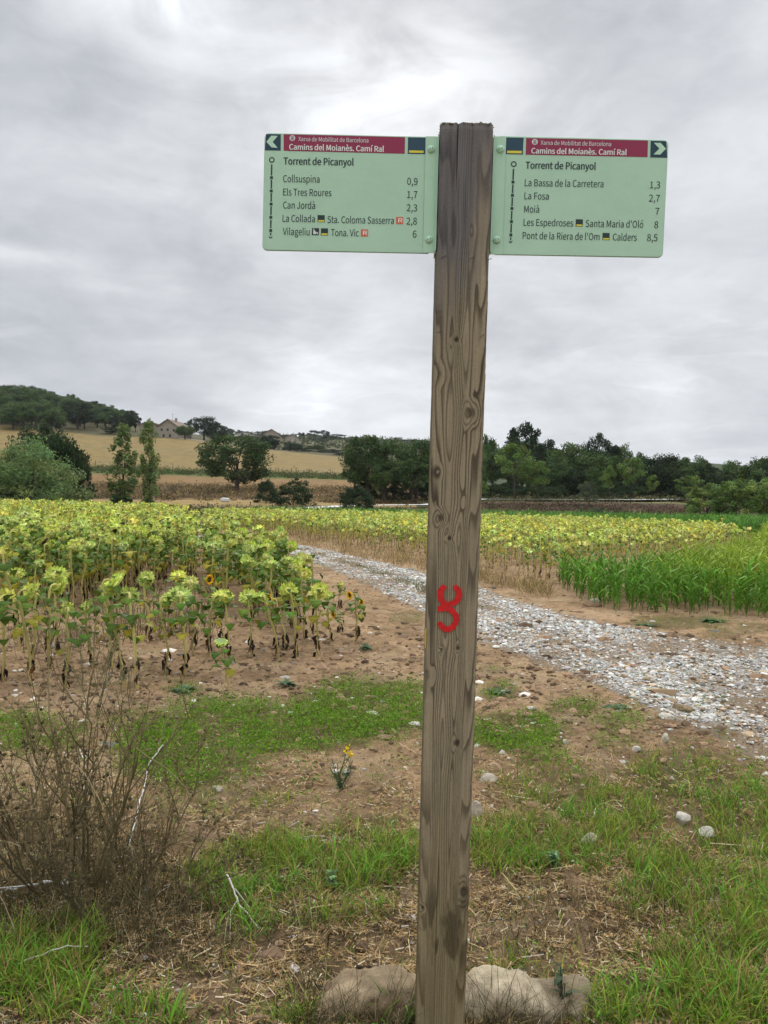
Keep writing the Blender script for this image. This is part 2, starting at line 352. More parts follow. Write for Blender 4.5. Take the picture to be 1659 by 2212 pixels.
def build_terrain():
    # near ground: a fan dense in front of the viewer; hills: a coarser fan beyond
    a_front = np.radians(np.arange(-40, 40.01, 0.16)); a_rest = np.radians(np.arange(44, 320, 4.0))
    ang = np.concatenate([a_front, a_rest]); na = len(ang)
    R = np.concatenate([np.linspace(0.25, 1.5, 8, endpoint=False), np.exp(np.linspace(math.log(1.5), math.log(62), 860))])
    X = (R[:, None] * np.sin(ang)[None]); Y = (R[:, None] * np.cos(ang)[None])
    Z = terrain(X, Y)
    def fan(X, Y, Z, nr):
        i = np.arange(nr - 1)[:, None] * na; j = np.arange(na)[None]; k = (j + 1) % na
        return np.stack([i + j, i + k, i + na + k, i + na + j], -1).reshape(-1, 4)
    V = np.stack([X.ravel(), Y.ravel(), Z.ravel()], 1)
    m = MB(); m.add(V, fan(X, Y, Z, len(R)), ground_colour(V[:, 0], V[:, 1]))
    cen = np.array([[0, 0, float(terrain(0., 0.))]]); n0 = m.n
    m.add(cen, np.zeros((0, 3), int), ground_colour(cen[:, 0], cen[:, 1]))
    j = np.arange(na); m.Ft.append(np.stack([np.full(na, n0), (j + 1) % na, j], 1))
    tag(m.obj('ground', M_soil, smooth=True), kind='structure')
    R2 = np.concatenate([[62.0 * 0.998], np.exp(np.linspace(math.log(62), math.log(3400), 190))])
    X = R2[:, None] * np.sin(ang)[None]; Y = R2[:, None] * np.cos(ang)[None]
    Z = terrain(X, Y, False) + 0.5 * (fbm(X * .06, Y * .06, 12) - .5) * np.clip((R2[:, None] - 62) / 60, 0, 1); Z[0] = terrain(X[0], Y[0]) - 0.05; Z[1] = terrain(X[1], Y[1])
    V = np.stack([X.ravel(), Y.ravel(), Z.ravel()], 1); x, y = V[:, 0], V[:, 1]
    c = np.where(y > 1, CX + F * x / np.maximum(y, 1), 5000.0)
    nz = fbm(x * .05, y * .05, 21); nf = fbm(x * .3, y * .3, 22)
    C = np.tile(np.array([.075, .068, .034]), (len(V), 1)) * (0.7 + .7 * nf[:, None])
    left = c < 900
    wob = 6 * (nz - .5)
    def zone(d0, d1, col, mask, k=0.3):
        t = (ss(d0 - 3, d0 + 3, y + wob) * (1 - ss(d1 - 3, d1 + 3, y + wob)) * mask)[:, None]
        C[:] = C * (1 - t) + np.array(col) * (1 - k / 2 + k * nf[:, None]) * t
    zone(62, 96, (.13, .10, .052), np.ones(len(V)))
    zone(96, 108, (.25, .175, .075), left * 1.0)
    zone(108, 150, (.15, .095, .055), left * 1.0, .8)
    zone(150, 186, (.18, .112, .048), left * 1.0)
    zone(186, 207, (.085, .115, .032), (c < 920) * 1.0)
    zone(207, 306, (.190, .138, .056), (c < 920) * 1.0, .25)
    zone(255, 259, (.16, .14, .06), (c < 500) * 1.0)
    zone(62, 98, (.075, .048, .032), (c > 1000) * 1.0, .9)
    zone(101, 150, (.14, .13, .055), (c > 1000) * 1.0, .7)
    zone(132, 3400, (.046, .062, .030), (c > 905) * 1.0, .6)
    zone(310, 324, (.30, .26, .20), ((c > 385) & (c < 440)) * 1.0)
    zone(500, 720, (.11, .115, .055), ((c > 450) & (c < 1000)) * 1.0, .9)
    m = MB(); m.add(V, fan(X, Y, Z, len(R2)), np.clip(C, .01, 1))
    tag(m.obj('hills', M_hill, smooth=True), kind='structure')
    # stony track, a sheet draped just above the soil
    nv = 40; v = np.linspace(-0.05, 1.05, nv)
    TL2 = np.stack([np.interp(np.linspace(0, NT - 1, 900), np.arange(NT), TLs[:, k]) for k in range(2)], 1)
    TR2 = np.stack([np.interp(np.linspace(0, NT - 1, 900), np.arange(NT), TRs[:, k]) for k in range(2)], 1)
    P = TL2[:, None] * (1 - v)[None, :, None] + TR2[:, None] * v[None, :, None]
    X, Y = P[..., 0], P[..., 1]; edge = np.minimum(v + .05, 1.05 - v)[None]
    wig = .08 * (fbm(X * 2, Y * 2, 14) - .5)
    Z = terrain(X, Y) + 0.006 - 0.06 * (1 - ss(0, .05, edge + wig * .6))
    X, Y, Z = X.ravel(), Y.ravel(), Z.ravel(); vv = np.tile(v, 900)
    s = rut(vv, X, Y)
    st = np.array([.50, .475, .43]) * (.55 + .8 * fbm(X * 14, Y * 14, 15)[:, None]); so = np.array([.27, .20, .13]) * (.7 + .6 * fbm(X * 4, Y * 4, 16)[:, None])
    C = so * (1 - s[:, None]) + st * s[:, None]
    m = MB(); i = np.arange(899)[:, None] * nv; j = np.arange(nv - 1)[None]
    m.add(np.stack([X, Y, Z], 1), np.stack([i + j, i + j + 1, i + nv + j + 1, i + nv + j], -1).reshape(-1, 4), C)
    tag(m.obj('track', M_soil, smooth=True), kind='structure')
    # pale lane across the valley
    def lane(pts, w):
        P = []
        for px, d in pts:
            r = ray(px, 1085); P.append((r[0] / r[1] * d, d))
        P = smooth_poly(np.array(P), 90); T = unit(np.gradient(P, axis=0)); N = np.stack([-T[:, 1], T[:, 0]], 1)
        q = np.linspace(-w / 2, w / 2, 5)
        A = P[:, None] + N[:, None] * q[None, :, None]; X, Y = A[..., 0].ravel(), A[..., 1].ravel()
        zc = np.repeat(terrain(P[:, 0], P[:, 1], False), 5)
        Z = np.maximum(terrain(X, Y, False) + .30, zc + .34)
        m = MB(); i = np.arange(89)[:, None] * 5; j = np.arange(4)[None]
        m.add(np.stack([X, Y, Z], 1), np.stack([i + j, i + j + 1, i + 5 + j + 1, i + 5 + j], -1).reshape(-1, 4), np.array([.62, .62, .60]))
        return m
    ro = lane([(330, 74), (420, 78), (560, 84), (700, 92), (800, 95), (920, 98), (1040, 101), (1180, 102), (1290, 103.5), (1400, 106), (1500, 112), (1700, 125)], 3.0)
    tag(ro.obj('road', M_hill, smooth=True), kind='structure')
def rut(v, X, Y):
    n = fbm(X * 1.3, Y * 1.3, 19); n2 = fbm(X * .5, Y * .5, 18)
    a = np.exp(-((v - .22 - .06 * (n2 - .5)) / .19) ** 2) + np.exp(-((v - .78 - .06 * (n2 - .5)) / .19) ** 2)
    near = 1 - ss(9.5, 12.5, Y)          # the ruts merge where the track widens near the viewer
    a = np.maximum(a, near * .50 * (1 - ss(.4, .5, np.abs(v - .5))))
    return np.clip(a * (.1 + 1.55 * ss(.25, .75, n)), 0, 1) * (1 - ss(.46, .53, np.abs(v - .5)))
build_terrain()

# ------------------------------------------------------------------ signpost
POST_W = 0.14
def build_signpost():
    depth = lambda py: POST_W * F / (117.0 - 9.5 * (py - 262) / 1950)
    T = CO + ray(1009, 262) * depth(262); B = CO + ray(952, 2212) * depth(2212)
    ax = unit(T - B); yaw = RAD(-1.2)
    X = CR * math.cos(yaw) + CF * math.sin(yaw); X = unit(X - ax * (X @ ax)); Yv = np.cross(ax, X)   # away from viewer
    base = B - ax * ((B[2] + 0.02) / ax[2]); L = np.linalg.norm(T - base)
    root = empty('signpost', (0, 0, 0), 'square weathered wooden signpost carrying two pale green hiking signs', 'signpost')
    root.matrix_world = Matrix(((X[0], Yv[0], ax[0], base[0]), (X[1], Yv[1], ax[1], base[1]), (X[2], Yv[2], ax[2], base[2]), (0, 0, 0, 1)))
    def loc(px, py, yl):      # photo ray -> local (x, z) on the plane y = yl
        d = ray(px, py); o = CO - base; dn = d @ Yv; t = (yl - o @ Yv) / dn; q = o + d * t
        return np.array([q @ X, q @ ax])
    sides = {}
    # --- post
    w = POST_W / 2; r = 0.009; nf, nsd, nb = 120, 60, 16
    cs = []
    def arc(cx, cy, a0, a1, n): return [(cx + r * math.cos(a), cy + r * math.sin(a)) for a in np.linspace(a0, a1, n, endpoint=False)]
    xs = np.linspace(-w + r, w - r, nf, endpoint=False); cs += [(x, 0.0) for x in xs]
    cs += arc(w - r, r, -math.pi / 2, 0, 6); cs += [(w, y) for y in np.linspace(r, 2 * w - r, nsd, endpoint=False)]
    cs += arc(w - r, 2 * w - r, 0, math.pi / 2, 4); cs += [(x, 2 * w) for x in np.linspace(w - r, -w + r, nb, endpoint=False)]
    cs += arc(-w + r, 2 * w - r, math.pi / 2, math.pi, 4); cs += [(-w, y) for y in np.linspace(2 * w - r, r, nsd, endpoint=False)]
    cs += arc(-w + r, r, math.pi, 1.5 * math.pi, 6)
    cs = np.array(cs); per = len(cs)
    zs = np.linspace(-0.25, L, 1150)
    x = np.tile(cs[:, 0], len(zs)); y = np.tile(cs[:, 1], len(zs)); z = np.repeat(zs, per)
    nrm = np.zeros((per, 2)); nrm = unit(np.stack([np.gradient(cs[:, 1]), -np.gradient(cs[:, 0])], 1)); nx, ny = np.tile(nrm[:, 0], len(zs)), np.tile(nrm[:, 1], len(zs))
    t = 2.212 - (z - (B - base) @ ax) / (L - (B - base) @ ax) * 1.95      # thousandths of the picture height, for the grain's scale
    front = y < r * 1.2
    u = np.where(front, (x + w) / POST_W, np.where(x > 0, 1 + y / POST_W, -(y / POST_W)))
    col, hgt = grain(u, t)
    corner = np.exp(-((np.minimum(np.abs(x + w), np.abs(x - w)) / .012) ** 2)) * (y < .02); hgt = hgt - corner * (.0030 * ss(.50, .72, fbm(t * 16 + 9 * (x > 0), t * 0, 171)) + .0008 * vn(t * 90, x > 0, 172))
    x2 = x + nx * hgt; y2 = y + ny * hgt
    # rough weathered top
    topw = ss(L - 0.035, L, z); z2 = z + topw * (0.006 * (fbm(u * 9, t * 0, 4) - .65) + 0.003 * (vn(u * 30, t * 0, 6) - .5))
    x2 = x2 * (1 - .05 * topw ** 3); y2 = (y2 - w) * (1 - .05 * topw ** 3) + w
    m = MB(); i = np.arange(len(zs) - 1)[:, None] * per; j = np.arange(per)[None]; k = (j + 1) % per
    m.add(np.stack([x2, y2, z2], 1), np.stack([i + j, i + k, i + per + k, i + per + j], -1).reshape(-1, 4), col)
    n0 = (len(zs) - 1) * per; m.add(np.array([[0, w, L - 0.004]]), np.zeros((0, 3), int), np.array([.10, .085, .06])); jj = np.arange(per)
    m.Ft.append(np.stack([n0 + jj, n0 + (jj + 1) % per, np.full(per, m.n - 1)], 1))
    post = m.obj('post', M_wood, root, smooth=True)
    # moss and splinters on the cut end
    m = MB()
    for _ in range(160):
        a = rng.random() * 2 * math.pi; e = rng.choice(4); q = rng.uniform(-w, w) * .93
        bx, by = [(q, .004), (q, 2 * w - .004), (-w * .95, w + q), (w * .95, w + q)][e]
        h = rng.uniform(.000, .0025); V, Fc = tube([(bx, by, L - .008), (bx + rng.normal() * .003, by + rng.normal() * .003, L - .006 + h)], [.0022, .0009], 3)
        m.add(V, Fc, np.array([.12, .10, .05]) * rng.uniform(.6, 1.5))
    m.obj('frayed_end', M_dry, post)
    # --- red waymark and yellow dab
    Z = lambda a, b: ((1400 + a / 2.212) / 1.6492, (1300 + b / 2.212) / 1.6492)
    def stroke(pts, wd, colr, yl, ends=(1, 1)):
        P = np.array([loc(*Z(*p), 0.0) for p in pts]); P = smooth_poly(P, 60)
        T_ = unit(np.gradient(P, axis=0)); N = np.stack([-T_[:, 1], T_[:, 0]], 1)
        ww = wd * (1 + .10 * (fbm(np.arange(60) * .5, np.zeros(60), int(pts[0][0])) - .5)); jag = .0026 * (rng.random((60, 2)) - .5)
        q = np.linspace(0, 1, 60); ww = ww * np.minimum(1, .72 + 3 * np.minimum(q, 1 - q))
        A = P + N * (ww / 2 + jag[:, 0])[:, None]; Bb = P - N * (ww / 2 + jag[:, 1])[:, None]
        V = np.concatenate([np.stack([A[:, 0], np.full(60, yl), A[:, 1]], 1), np.stack([Bb[:, 0], np.full(60, yl), Bb[:, 1]], 1)])
        i = np.arange(59); return V, np.stack([i, i + 60, i + 61, i + 1], 1)
    m = MB(); red = np.array([.50, .012, .012])
    m.add(*stroke([(412, 1740), (374, 1778), (372, 1830), (396, 1872), (432, 1905)], .0160, red, -.0018), red)
    m.add(*stroke([(480, 1740), (516, 1775), (522, 1825), (500, 1862), (470, 1875), (430, 1895), (395, 1918), (352, 1928)], .0160, red, -.0020), red)
    m.add(*stroke([(350, 1922), (400, 1912), (455, 1925), (495, 1970), (497, 2020), (468, 2068), (425, 2085), (388, 2068), (362, 2025)], .0160, red, -.0022), red)
    m.obj('red_waymark', M_mark, post)
    m = MB(); ya, yb = loc(919, 1360, 0)[1], loc(917, 1400, 0)[1]
    m.add(np.array([[-w - .0012, .012, ya], [-w - .0012, .05, ya - .004], [-w - .0012, .045, yb], [-w - .0012, .012, yb - .006], ]), np.array([[0, 1, 2, 3]]), np.array([.5, .38, .05]))
    m.add(np.array([[-w + .001, .0052, ya], [-w - .0012, .012, ya], [-w - .0012, .012, yb - .006], [-w + .001, .0052, yb]]), np.array([[0, 1, 2, 3]]), np.array([.5, .38, .05]))
    m.obj('yellow_waymark', M_paint, post)
    # staples left in the wood
    for a, b, c, d in ((383, 1147, 418, 1130), (607, 1155, 643, 1138), (738, 1168, 775, 1155), (690, 1770, 720, 1750), (345, 1740, 380, 1722)):
        Z1 = lambda a, b: ((1400 + a / 2.212) / 1.6492, (400 + b / 2.212) / 1.6492)
        p, q = loc(*Z1(a, b), 0), loc(*Z1(c, d), 0); m = MB()
        m.add(*tube([(p[0], .002, p[1]), (p[0], -.003, p[1]), (q[0], -.003, q[1]), (q[0], .002, q[1])], .0009, 4), np.array([.05, .045, .05])); m.obj('staple', M_paint, post)

    # --- panels
    PY = 0.030
    green = np.array([.36, .55, .40]); dark = np.array([.018, .040, .036]); navy = np.array([.014, .050, .078]); crim = np.array([.235, .018, .060]); pale = np.array([.58, .62, .58]); yel = np.array([.62, .54, .04]); org = np.array([.56, .115, .045])
    fpath = os.path.join(bpy.utils.system_resource('DATAFILES'), 'fonts', 'Noto Sans CJK Regular.woff2')
    font = None
    try: font = bpy.data.fonts.load(fpath)
    except Exception: font = None
    def text_mesh(s, bold):
        cu = bpy.data.curves.new('t', 'FONT'); cu.body = s; cu.size = 1.0; cu.resolution_u = 6
        if font: cu.font = font
        o = bpy.data.objects.new('t', cu); SC.collection.objects.link(o)
        dg = bpy.context.evaluated_depsgraph_get(); dg.update()
        me = bpy.data.meshes.new_from_object(o.evaluated_get(dg)); me.calc_loop_triangles()
        V = np.zeros(len(me.vertices) * 3, np.float32); me.vertices.foreach_get('co', V); V = V.reshape(-1, 3)
        T_ = np.zeros(len(me.loop_triangles) * 3, np.int32); me.loop_triangles.foreach_get('vertices', T_)
        bpy.data.objects.remove(o); bpy.data.curves.remove(cu); bpy.data.meshes.remove(me)
        return V.astype(float), T_.reshape(-1, 3)
    _cap = text_mesh('H', False)[0]; CAP = _cap[:, 1].max()
    def panel(zm, corners, radius_side, items):
        """one bracket-mounted sign; zm turns zoomed-photo pixels into photo pixels."""
        lc = lambda a, b, yl=PY: loc(*zm(a, b), yl)
        TLc, TRc, BRc, BLc = [lc(*c) for c in corners]
        def rounded(P, rads):
            out = []
            for q in range(4):
                p, a, b = P[q], P[q - 1], P[(q + 1) % 4]; rr = rads[q]; ea, eb = unit(a - p), unit(b - p)
                if rr <= 0: out.append(p); continue
                c = p + (ea + eb) * rr
                for s_ in np.linspace(0, 1, 7):
                    a0 = s_ * math.pi / 2; out.append(c - eb * rr * math.cos(a0) - ea * rr * math.sin(a0))
            return np.array(out)
        pr = rounded([TLc, TRc, BRc, BLc], [.012 * s_ for s_ in radius_side]); n = len(pr); th = .004
        m = MB(); V = np.concatenate([np.stack([pr[:, 0], np.full(n, PY), pr[:, 1]], 1), np.stack([pr[:, 0], np.full(n, PY + th), pr[:, 1]], 1)])
        cen = pr.mean(0); V = np.concatenate([V, [[cen[0], PY, cen[1]], [cen[0], PY + th, cen[1]]]])
        i = np.arange(n); k = (i + 1) % n
        m.add(V, [np.stack([i, i + n, k + n, k], 1), np.stack([i, k, np.full(n, 2 * n)], 1), np.stack([k + n, i + n, np.full(n, 2 * n + 1)], 1)], green)
        pn = m.obj('sign_panel', M_sheet, root)
        # thin folded rim at the edges
        m = MB(); rim = np.concatenate([pr, pr[:1]]); m.add(*tube(np.stack([rim[:, 0], np.full(n + 1, PY + .0035), rim[:, 1]], 1), .0022, 6), green * .9); m.obj('rim', M_sheet, pn)
        layers = {}; seq = [0]
        def own(layer):
            if layer in ('route_line', 'emblem'): return layer
            seq[0] += 1; return (layer, seq[0])
        def put(layer, pts2, col, lift, faces=None):
            layer = own(layer)
            P = np.array([lc(*p) for p in pts2]); V = np.stack([P[:, 0], np.full(len(P), PY - lift), P[:, 1]], 1)
            f = faces if faces is not None else ([np.array([[0, 1, 2, 3]])] if len(P) == 4 else [np.array([[0, q, q + 1] for q in range(1, len(P) - 1)])])
            layers.setdefault(layer, MB()).add(V, f, col)
        def disc(layer, c, r_, col, lift, inner=0.0):
            a = np.arange(28) * 2 * math.pi / 28
            o = [(c[0] + r_ * math.cos(q), c[1] + r_ * math.sin(q)) for q in a]
            if inner: 
                o += [(c[0] + inner * math.cos(q), c[1] + inner * math.sin(q)) for q in a]; i = np.arange(28); k = (i + 1) % 28
                put(layer, o, col, lift, [np.stack([i, k, k + 28, i + 28], 1)])
            else: put(layer, o, col, lift)
        for it in items:
            k_ = it[0]
            if k_ == 'quad': put(it[1], it[2], it[3], it[4])
            elif k_ == 'rect':
                (x0, y0, x1, y1), sl = it[2], .020
                q = [(x0, y0), (x1, y0 + (x1 - x0) * sl), (x1 - (y1 - y0) * sl, y1 + (x1 - x0) * sl), (x0 - (y1 - y0) * sl, y1)]; put(it[1], q, it[3], it[4])
            elif k_ == 'disc': disc(*it[1:])
            elif k_ == 'text':
                _, layer, s_, (x0, y0), (x1, y1), cap, colr, bold, lift = it
                V, T_ = text_mesh(s_, bold); a, b = lc(x0, y0), lc(x1, y1); e = b - a; wd = np.linalg.norm(e); e = e / wd; up = np.array([-e[1], e[0]])
                hh = np.linalg.norm(lc(x0, y0 - cap) - a); u_ = (V[:, 0] - V[:, 0].min()) / (np.ptp(V[:, 0])) * wd; v_ = V[:, 1] / CAP * hh
                layer = own(layer); st = hh * (.036 if bold else .006)                       # stroke weight, from copies a hair apart
                for q_, (ox, oz) in enumerate(((0, 0), (st, 0), (-st, 0), (0, st * .6), (0, -st * .6))):
                    P = a + (u_[:, None] + ox) * e + (v_[:, None] + oz) * up
                    layers.setdefault(layer, MB()).add(np.stack([P[:, 0], np.full(len(P), PY - lift - .00004 * q_), P[:, 1]], 1), T_, colr)
        for nm, mb in layers.items(): mb.obj(nm if isinstance(nm, str) else nm[0], M_paint, pn)
        return pn
    def line_items(xs, circ, dashes, sqs, tail):
        out = [('disc', 'route_line', circ, 24, dark, .0006, 15)]
        xl = lambda y: xs[0] + (xs[1] - xs[0]) * (y - 390) / 630
        for a, b, wd in dashes: out.append(('quad', 'route_line', [(xl(a) - wd, a), (xl(a) + wd, a), (xl(b) + wd, b), (xl(b) - wd, b)], dark, .0006))
        for c in sqs: out.append(('quad', 'route_line', [(xl(c) - 12, c - 12), (xl(c) + 12, c - 12), (xl(c) + 12, c + 12), (xl(c) - 12, c + 12)], dark, .0008))
        c = tail; xx = xl(c)
        out.append(('quad', 'route_line', [(xx - 14, c - 10), (xx, c + 2), (xx, c + 12), (xx - 14, c + 1)], dark, .0006)); out.append(('quad', 'route_line', [(xx, c + 2), (xx + 14, c - 10), (xx + 14, c + 1), (xx, c + 12)], dark, .0006))
        return out
    def small_patch(x0, y0, s=60): return [('rect', 'station_patch', (x0, y0, x0 + s, y0 + s), dark * .8, .0005), ('rect', 'yellow_bar', (x0 + 5, y0 + 43, x0 + s - 5, y0 + s - 3), yel, .0008)]
    def rpatch(x0, y0): return [('rect', 'rail_patch', (x0, y0, x0 + 60, y0 + 60), org, .0005), ('text', 'rail_letter', 'R', (x0 + 18, y0 + 47), (x0 + 53, y0 + 47.7), 34, pale * 1.15, True, .0009)]
    def emblem(c):
        o = [('disc', 'emblem', c, 24, pale, .0008)]
        for dx in (-9, 0, 9): o.append(('quad', 'emblem', [(c[0] + dx - 2, c[1] - 12), (c[0] + dx + 2, c[1] - 12), (c[0] + dx + 2, c[1] + 15), (c[0] + dx - 2, c[1] + 15)], crim * .8, .0011))
        for dy in (-13, 2, 14): o.append(('quad', 'emblem', [(c[0] - 12, c[1] + dy - 1.5), (c[0] + 12, c[1] + dy - 1.5), (c[0] + 12, c[1] + dy + 1.5), (c[0] - 12, c[1] + dy + 1.5)], crim * .8, .0012))
        return o
    ztL = lambda a, b: ((900 + a / 2.37) / 1.6492, (420 + b / 2.37) / 1.6492)
    ztR = lambda a, b: ((1700 + a / 2.3042) / 1.6492, (420 + b / 2.3042) / 1.6492)
    TX = lambda s, x0, x1, y, cap=58, bold=False, dy=None: ('text', 'lettering', s, (x0, y), (x1, y + (x1 - x0) * .0165), cap, dark, bold, .0006)
    L_items = [('quad', 'arrow_patch', [(113, 136), (238, 139), (237, 277), (103, 274)], navy * .8, .0004),
        ('quad', 'arrow', [(117, 203), (158, 151), (213, 153), (170, 204)], green * 1.15, .0008), ('quad', 'arrow', [(117, 203), (170, 204), (211, 253), (160, 250)], green * 1.15, .0008),
        ('quad', 'header_band', [(262, 138), (1287, 163), (1284, 303), (262, 278)], crim, .0004),
        ('quad', 'route_patch', [(1312, 164), (1460, 167), (1457, 307), (1309, 303)], navy, .0004), ('quad', 'yellow_bar', [(1321, 275), (1444, 278), (1442, 297), (1320, 294)], yel, .0008),
        *emblem((336, 171)),
        ('text', 'header_lettering', 'Xarxa de Mobilitat de Barcelona', (386, 196), (977, 209), 35, pale, False, .0008),
        ('text', 'header_lettering', 'Camins del Moianès. Camí Ral', (310, 268), (1107, 287), 46, pale * 1.1, True, .0008),
        TX('Torrent de Picanyol', 262, 852, 393, 58, True), TX('Collsuspina', 258, 565, 542), TX('Els Tres Roures', 257, 665, 655), TX('Can Jordà', 257, 527, 765), TX('La Collada', 253, 525, 877),
        TX('Sta. Coloma Sasserra', 632, 1192, 887), TX('Vilageliu', 255, 480, 988), TX('Tona. Vic', 662, 895, 997),
        *small_patch(549, 820), *rpatch(1212, 836), ('rect', 'castle_patch', (501, 930, 561, 990), dark * .8, .0005),
        ('quad', 'castle_symbol', [(512, 982), (512, 948), (528, 948), (528, 982)], pale, .0008), ('quad', 'castle_symbol', [(528, 982), (528, 960), (552, 968), (552, 983)], pale, .0008), ('quad', 'castle_symbol', [(536, 983), (536, 972), (543, 972), (543, 983)], dark, .0011),
        ('disc', 'castle_symbol', (516, 940), 5, pale, .0008), *small_patch(577, 932), *rpatch(915, 941),
        TX('0,9', 1305, 1392, 565), TX('1,7', 1305, 1390, 676), TX('2,3', 1301, 1388, 788), TX('2,8', 1299, 1386, 900), TX('6', 1351, 1383, 1010),
        *line_items((161, 152), (162, 355), [(393, 485, 6), (525, 597, 6), (637, 707, 6), (748, 820, 6), (862, 930, 6), (970, 993, 5)], (505, 617, 728, 840, 951), 1008)]
    R_items = [('quad', 'arrow_patch', [(1424, 188), (1552, 191), (1560, 328), (1420, 325)], navy * .8, .0004),
        ('quad', 'arrow', [(1450, 205), (1505, 206), (1549, 254), (1495, 253)], green * 1.15, .0008), ('quad', 'arrow', [(1495, 253), (1549, 254), (1502, 302), (1447, 300)], green * 1.15, .0008),
        ('quad', 'header_band', [(402, 165), (1402, 186), (1398, 322), (398, 302)], crim, .0004),
        ('quad', 'route_patch', [(239, 161), (381, 163), (375, 301), (234, 298)], navy, .0004), ('quad', 'yellow_bar', [(246, 270), (366, 272), (364, 292), (245, 290)], yel, .0008),
        *emblem((473, 198)),
        ('text', 'header_lettering', 'Xarxa de Mobilitat de Barcelona', (520, 221), (1098, 233), 34, pale, False, .0008),
        ('text', 'header_lettering', 'Camins del Moianès. Camí Ral', (445, 292), (1225, 306), 44, pale * 1.1, True, .0008),
        TX('Torrent de Picanyol', 398, 972, 416, 56, True), TX('La Bassa de la Carretera', 390, 1035, 560, 56), TX('La Fosa', 387, 587, 668, 56), TX('Moià', 385, 508, 777, 56), TX('Les Espedroses', 380, 787, 885, 56),
        TX("Santa Maria d'Oló", 890, 1362, 895, 56), TX("Pont de la Riera de l'Om", 373, 1003, 994, 56), TX('Calders', 1113, 1308, 1006, 56),
        *small_patch(809, 832, 59), *small_patch(1029, 944, 58),
        TX('1,3', 1418, 1500, 578, 56), TX('2,7', 1409, 1497, 687, 56), TX('7', 1461, 1493, 795, 56), TX('8', 1453, 1484, 905, 56), TX('8,5', 1394, 1478, 1011, 56),
        *line_items((299, 274), (300, 380), [(418, 508, 6), (547, 617, 6), (655, 725, 6), (764, 835, 6), (872, 942, 6), (980, 1003, 5)], (527, 636, 744, 852, 961), 1017)]
    pl = panel(ztL, [(106, 130), (1500, 161), (1482, 1141), (86, 1112)], (1, 0, 0, 1), L_items); pl['label'] = 'left sign panel pointing left to Collsuspina and Vilageliu'
    pr = panel(ztR, [(190, 150), (1567, 184), (1520, 1141), (150, 1118)], (0, 1, 1, 0), R_items); pr['label'] = 'right sign panel pointing right to Moià and Calders'
    # --- brackets and round bolts
    for zm, quad, lip, bolts, sgn in ((ztL, [(1463, 155), (1556, 157), (1541, 1140), (1439, 1138)], -1, ((1508, 265), (1490, 1028)), -1),
                                      (ztR, [(146, 152), (238, 153), (206, 1121), (112, 1119)], 1, ((190, 258), (160, 1002)), 1)):
        lc = lambda a, b: loc(*zm(a, b), PY - .004)
        q = np.array([lc(*p) for p in quad]); xin = sgn * (w + .001)
        if sgn < 0: q[1][0] = xin; q[2][0] = xin
        else: q[0][0] = xin; q[3][0] = xin
        m = MB(); y0, y1 = PY - .004, PY - .0012
        V = np.concatenate([np.stack([q[:, 0], np.full(4, y0), q[:, 1]], 1), np.stack([q[:, 0], np.full(4, y1), q[:, 1]], 1)])
        m.add(V, np.array([[0, 3, 2, 1], [4, 5, 6, 7], [0, 1, 5, 4], [1, 2, 6, 5], [2, 3, 7, 6], [3, 0, 4, 7]]), green * 1.02)
        z0, z1 = q[:, 1].min() + .004, q[:, 1].max() - .002; xo = xin + sgn * .003
        m.add(*box(min(xin, xo) + .0002, max(xin, xo), .012, PY + .075, z0, z1), green * 1.02)
        br = m.obj('bracket', M_sheet, root)
        for b in bolts:
            c = lc(*b); rr = np.linalg.norm(lc(b[0] + 32, b[1]) - c); m = MB(); rings = [(1.0, 0), (.97, .22), (.8, .42), (.5, .55), (0.02, .6)]
            V, Fc = [], []
            a = np.arange(20) * 2 * math.pi / 20
            for rad, hh in rings: V += [(c[0] + rr * rad * math.cos(k), y0 - rr * hh - .0003, c[1] + rr * rad * math.sin(k)) for k in a]
            for q_ in range(4):
                for k in range(20): Fc.append((q_ * 20 + k, q_ * 20 + (k + 1) % 20, q_ * 20 + 20 + (k + 1) % 20, q_ * 20 + 20 + k))
            m.add(np.array(V), np.array(Fc), green * 1.0); bo = m.obj('bolt', M_sheet, br, smooth=True)
            m = MB(); 
            for dx in (-.36, .34):
                for k in range(10):
                    pass
                cc = (c[0] + rr * dx, c[1] + rr * .12 * (1 if dx > 0 else -1)); V = [(cc[0] + rr * .13 * math.cos(k), y0 - rr * .60 - .0006, cc[1] + rr * .13 * math.sin(k)) for k in np.arange(10) * 2 * math.pi / 10]
                m.add(np.array(V), np.array([[0, k, k + 1] for k in range(1, 9)]), dark)
            m.obj('bolt_socket', M_paint, br)
    return root

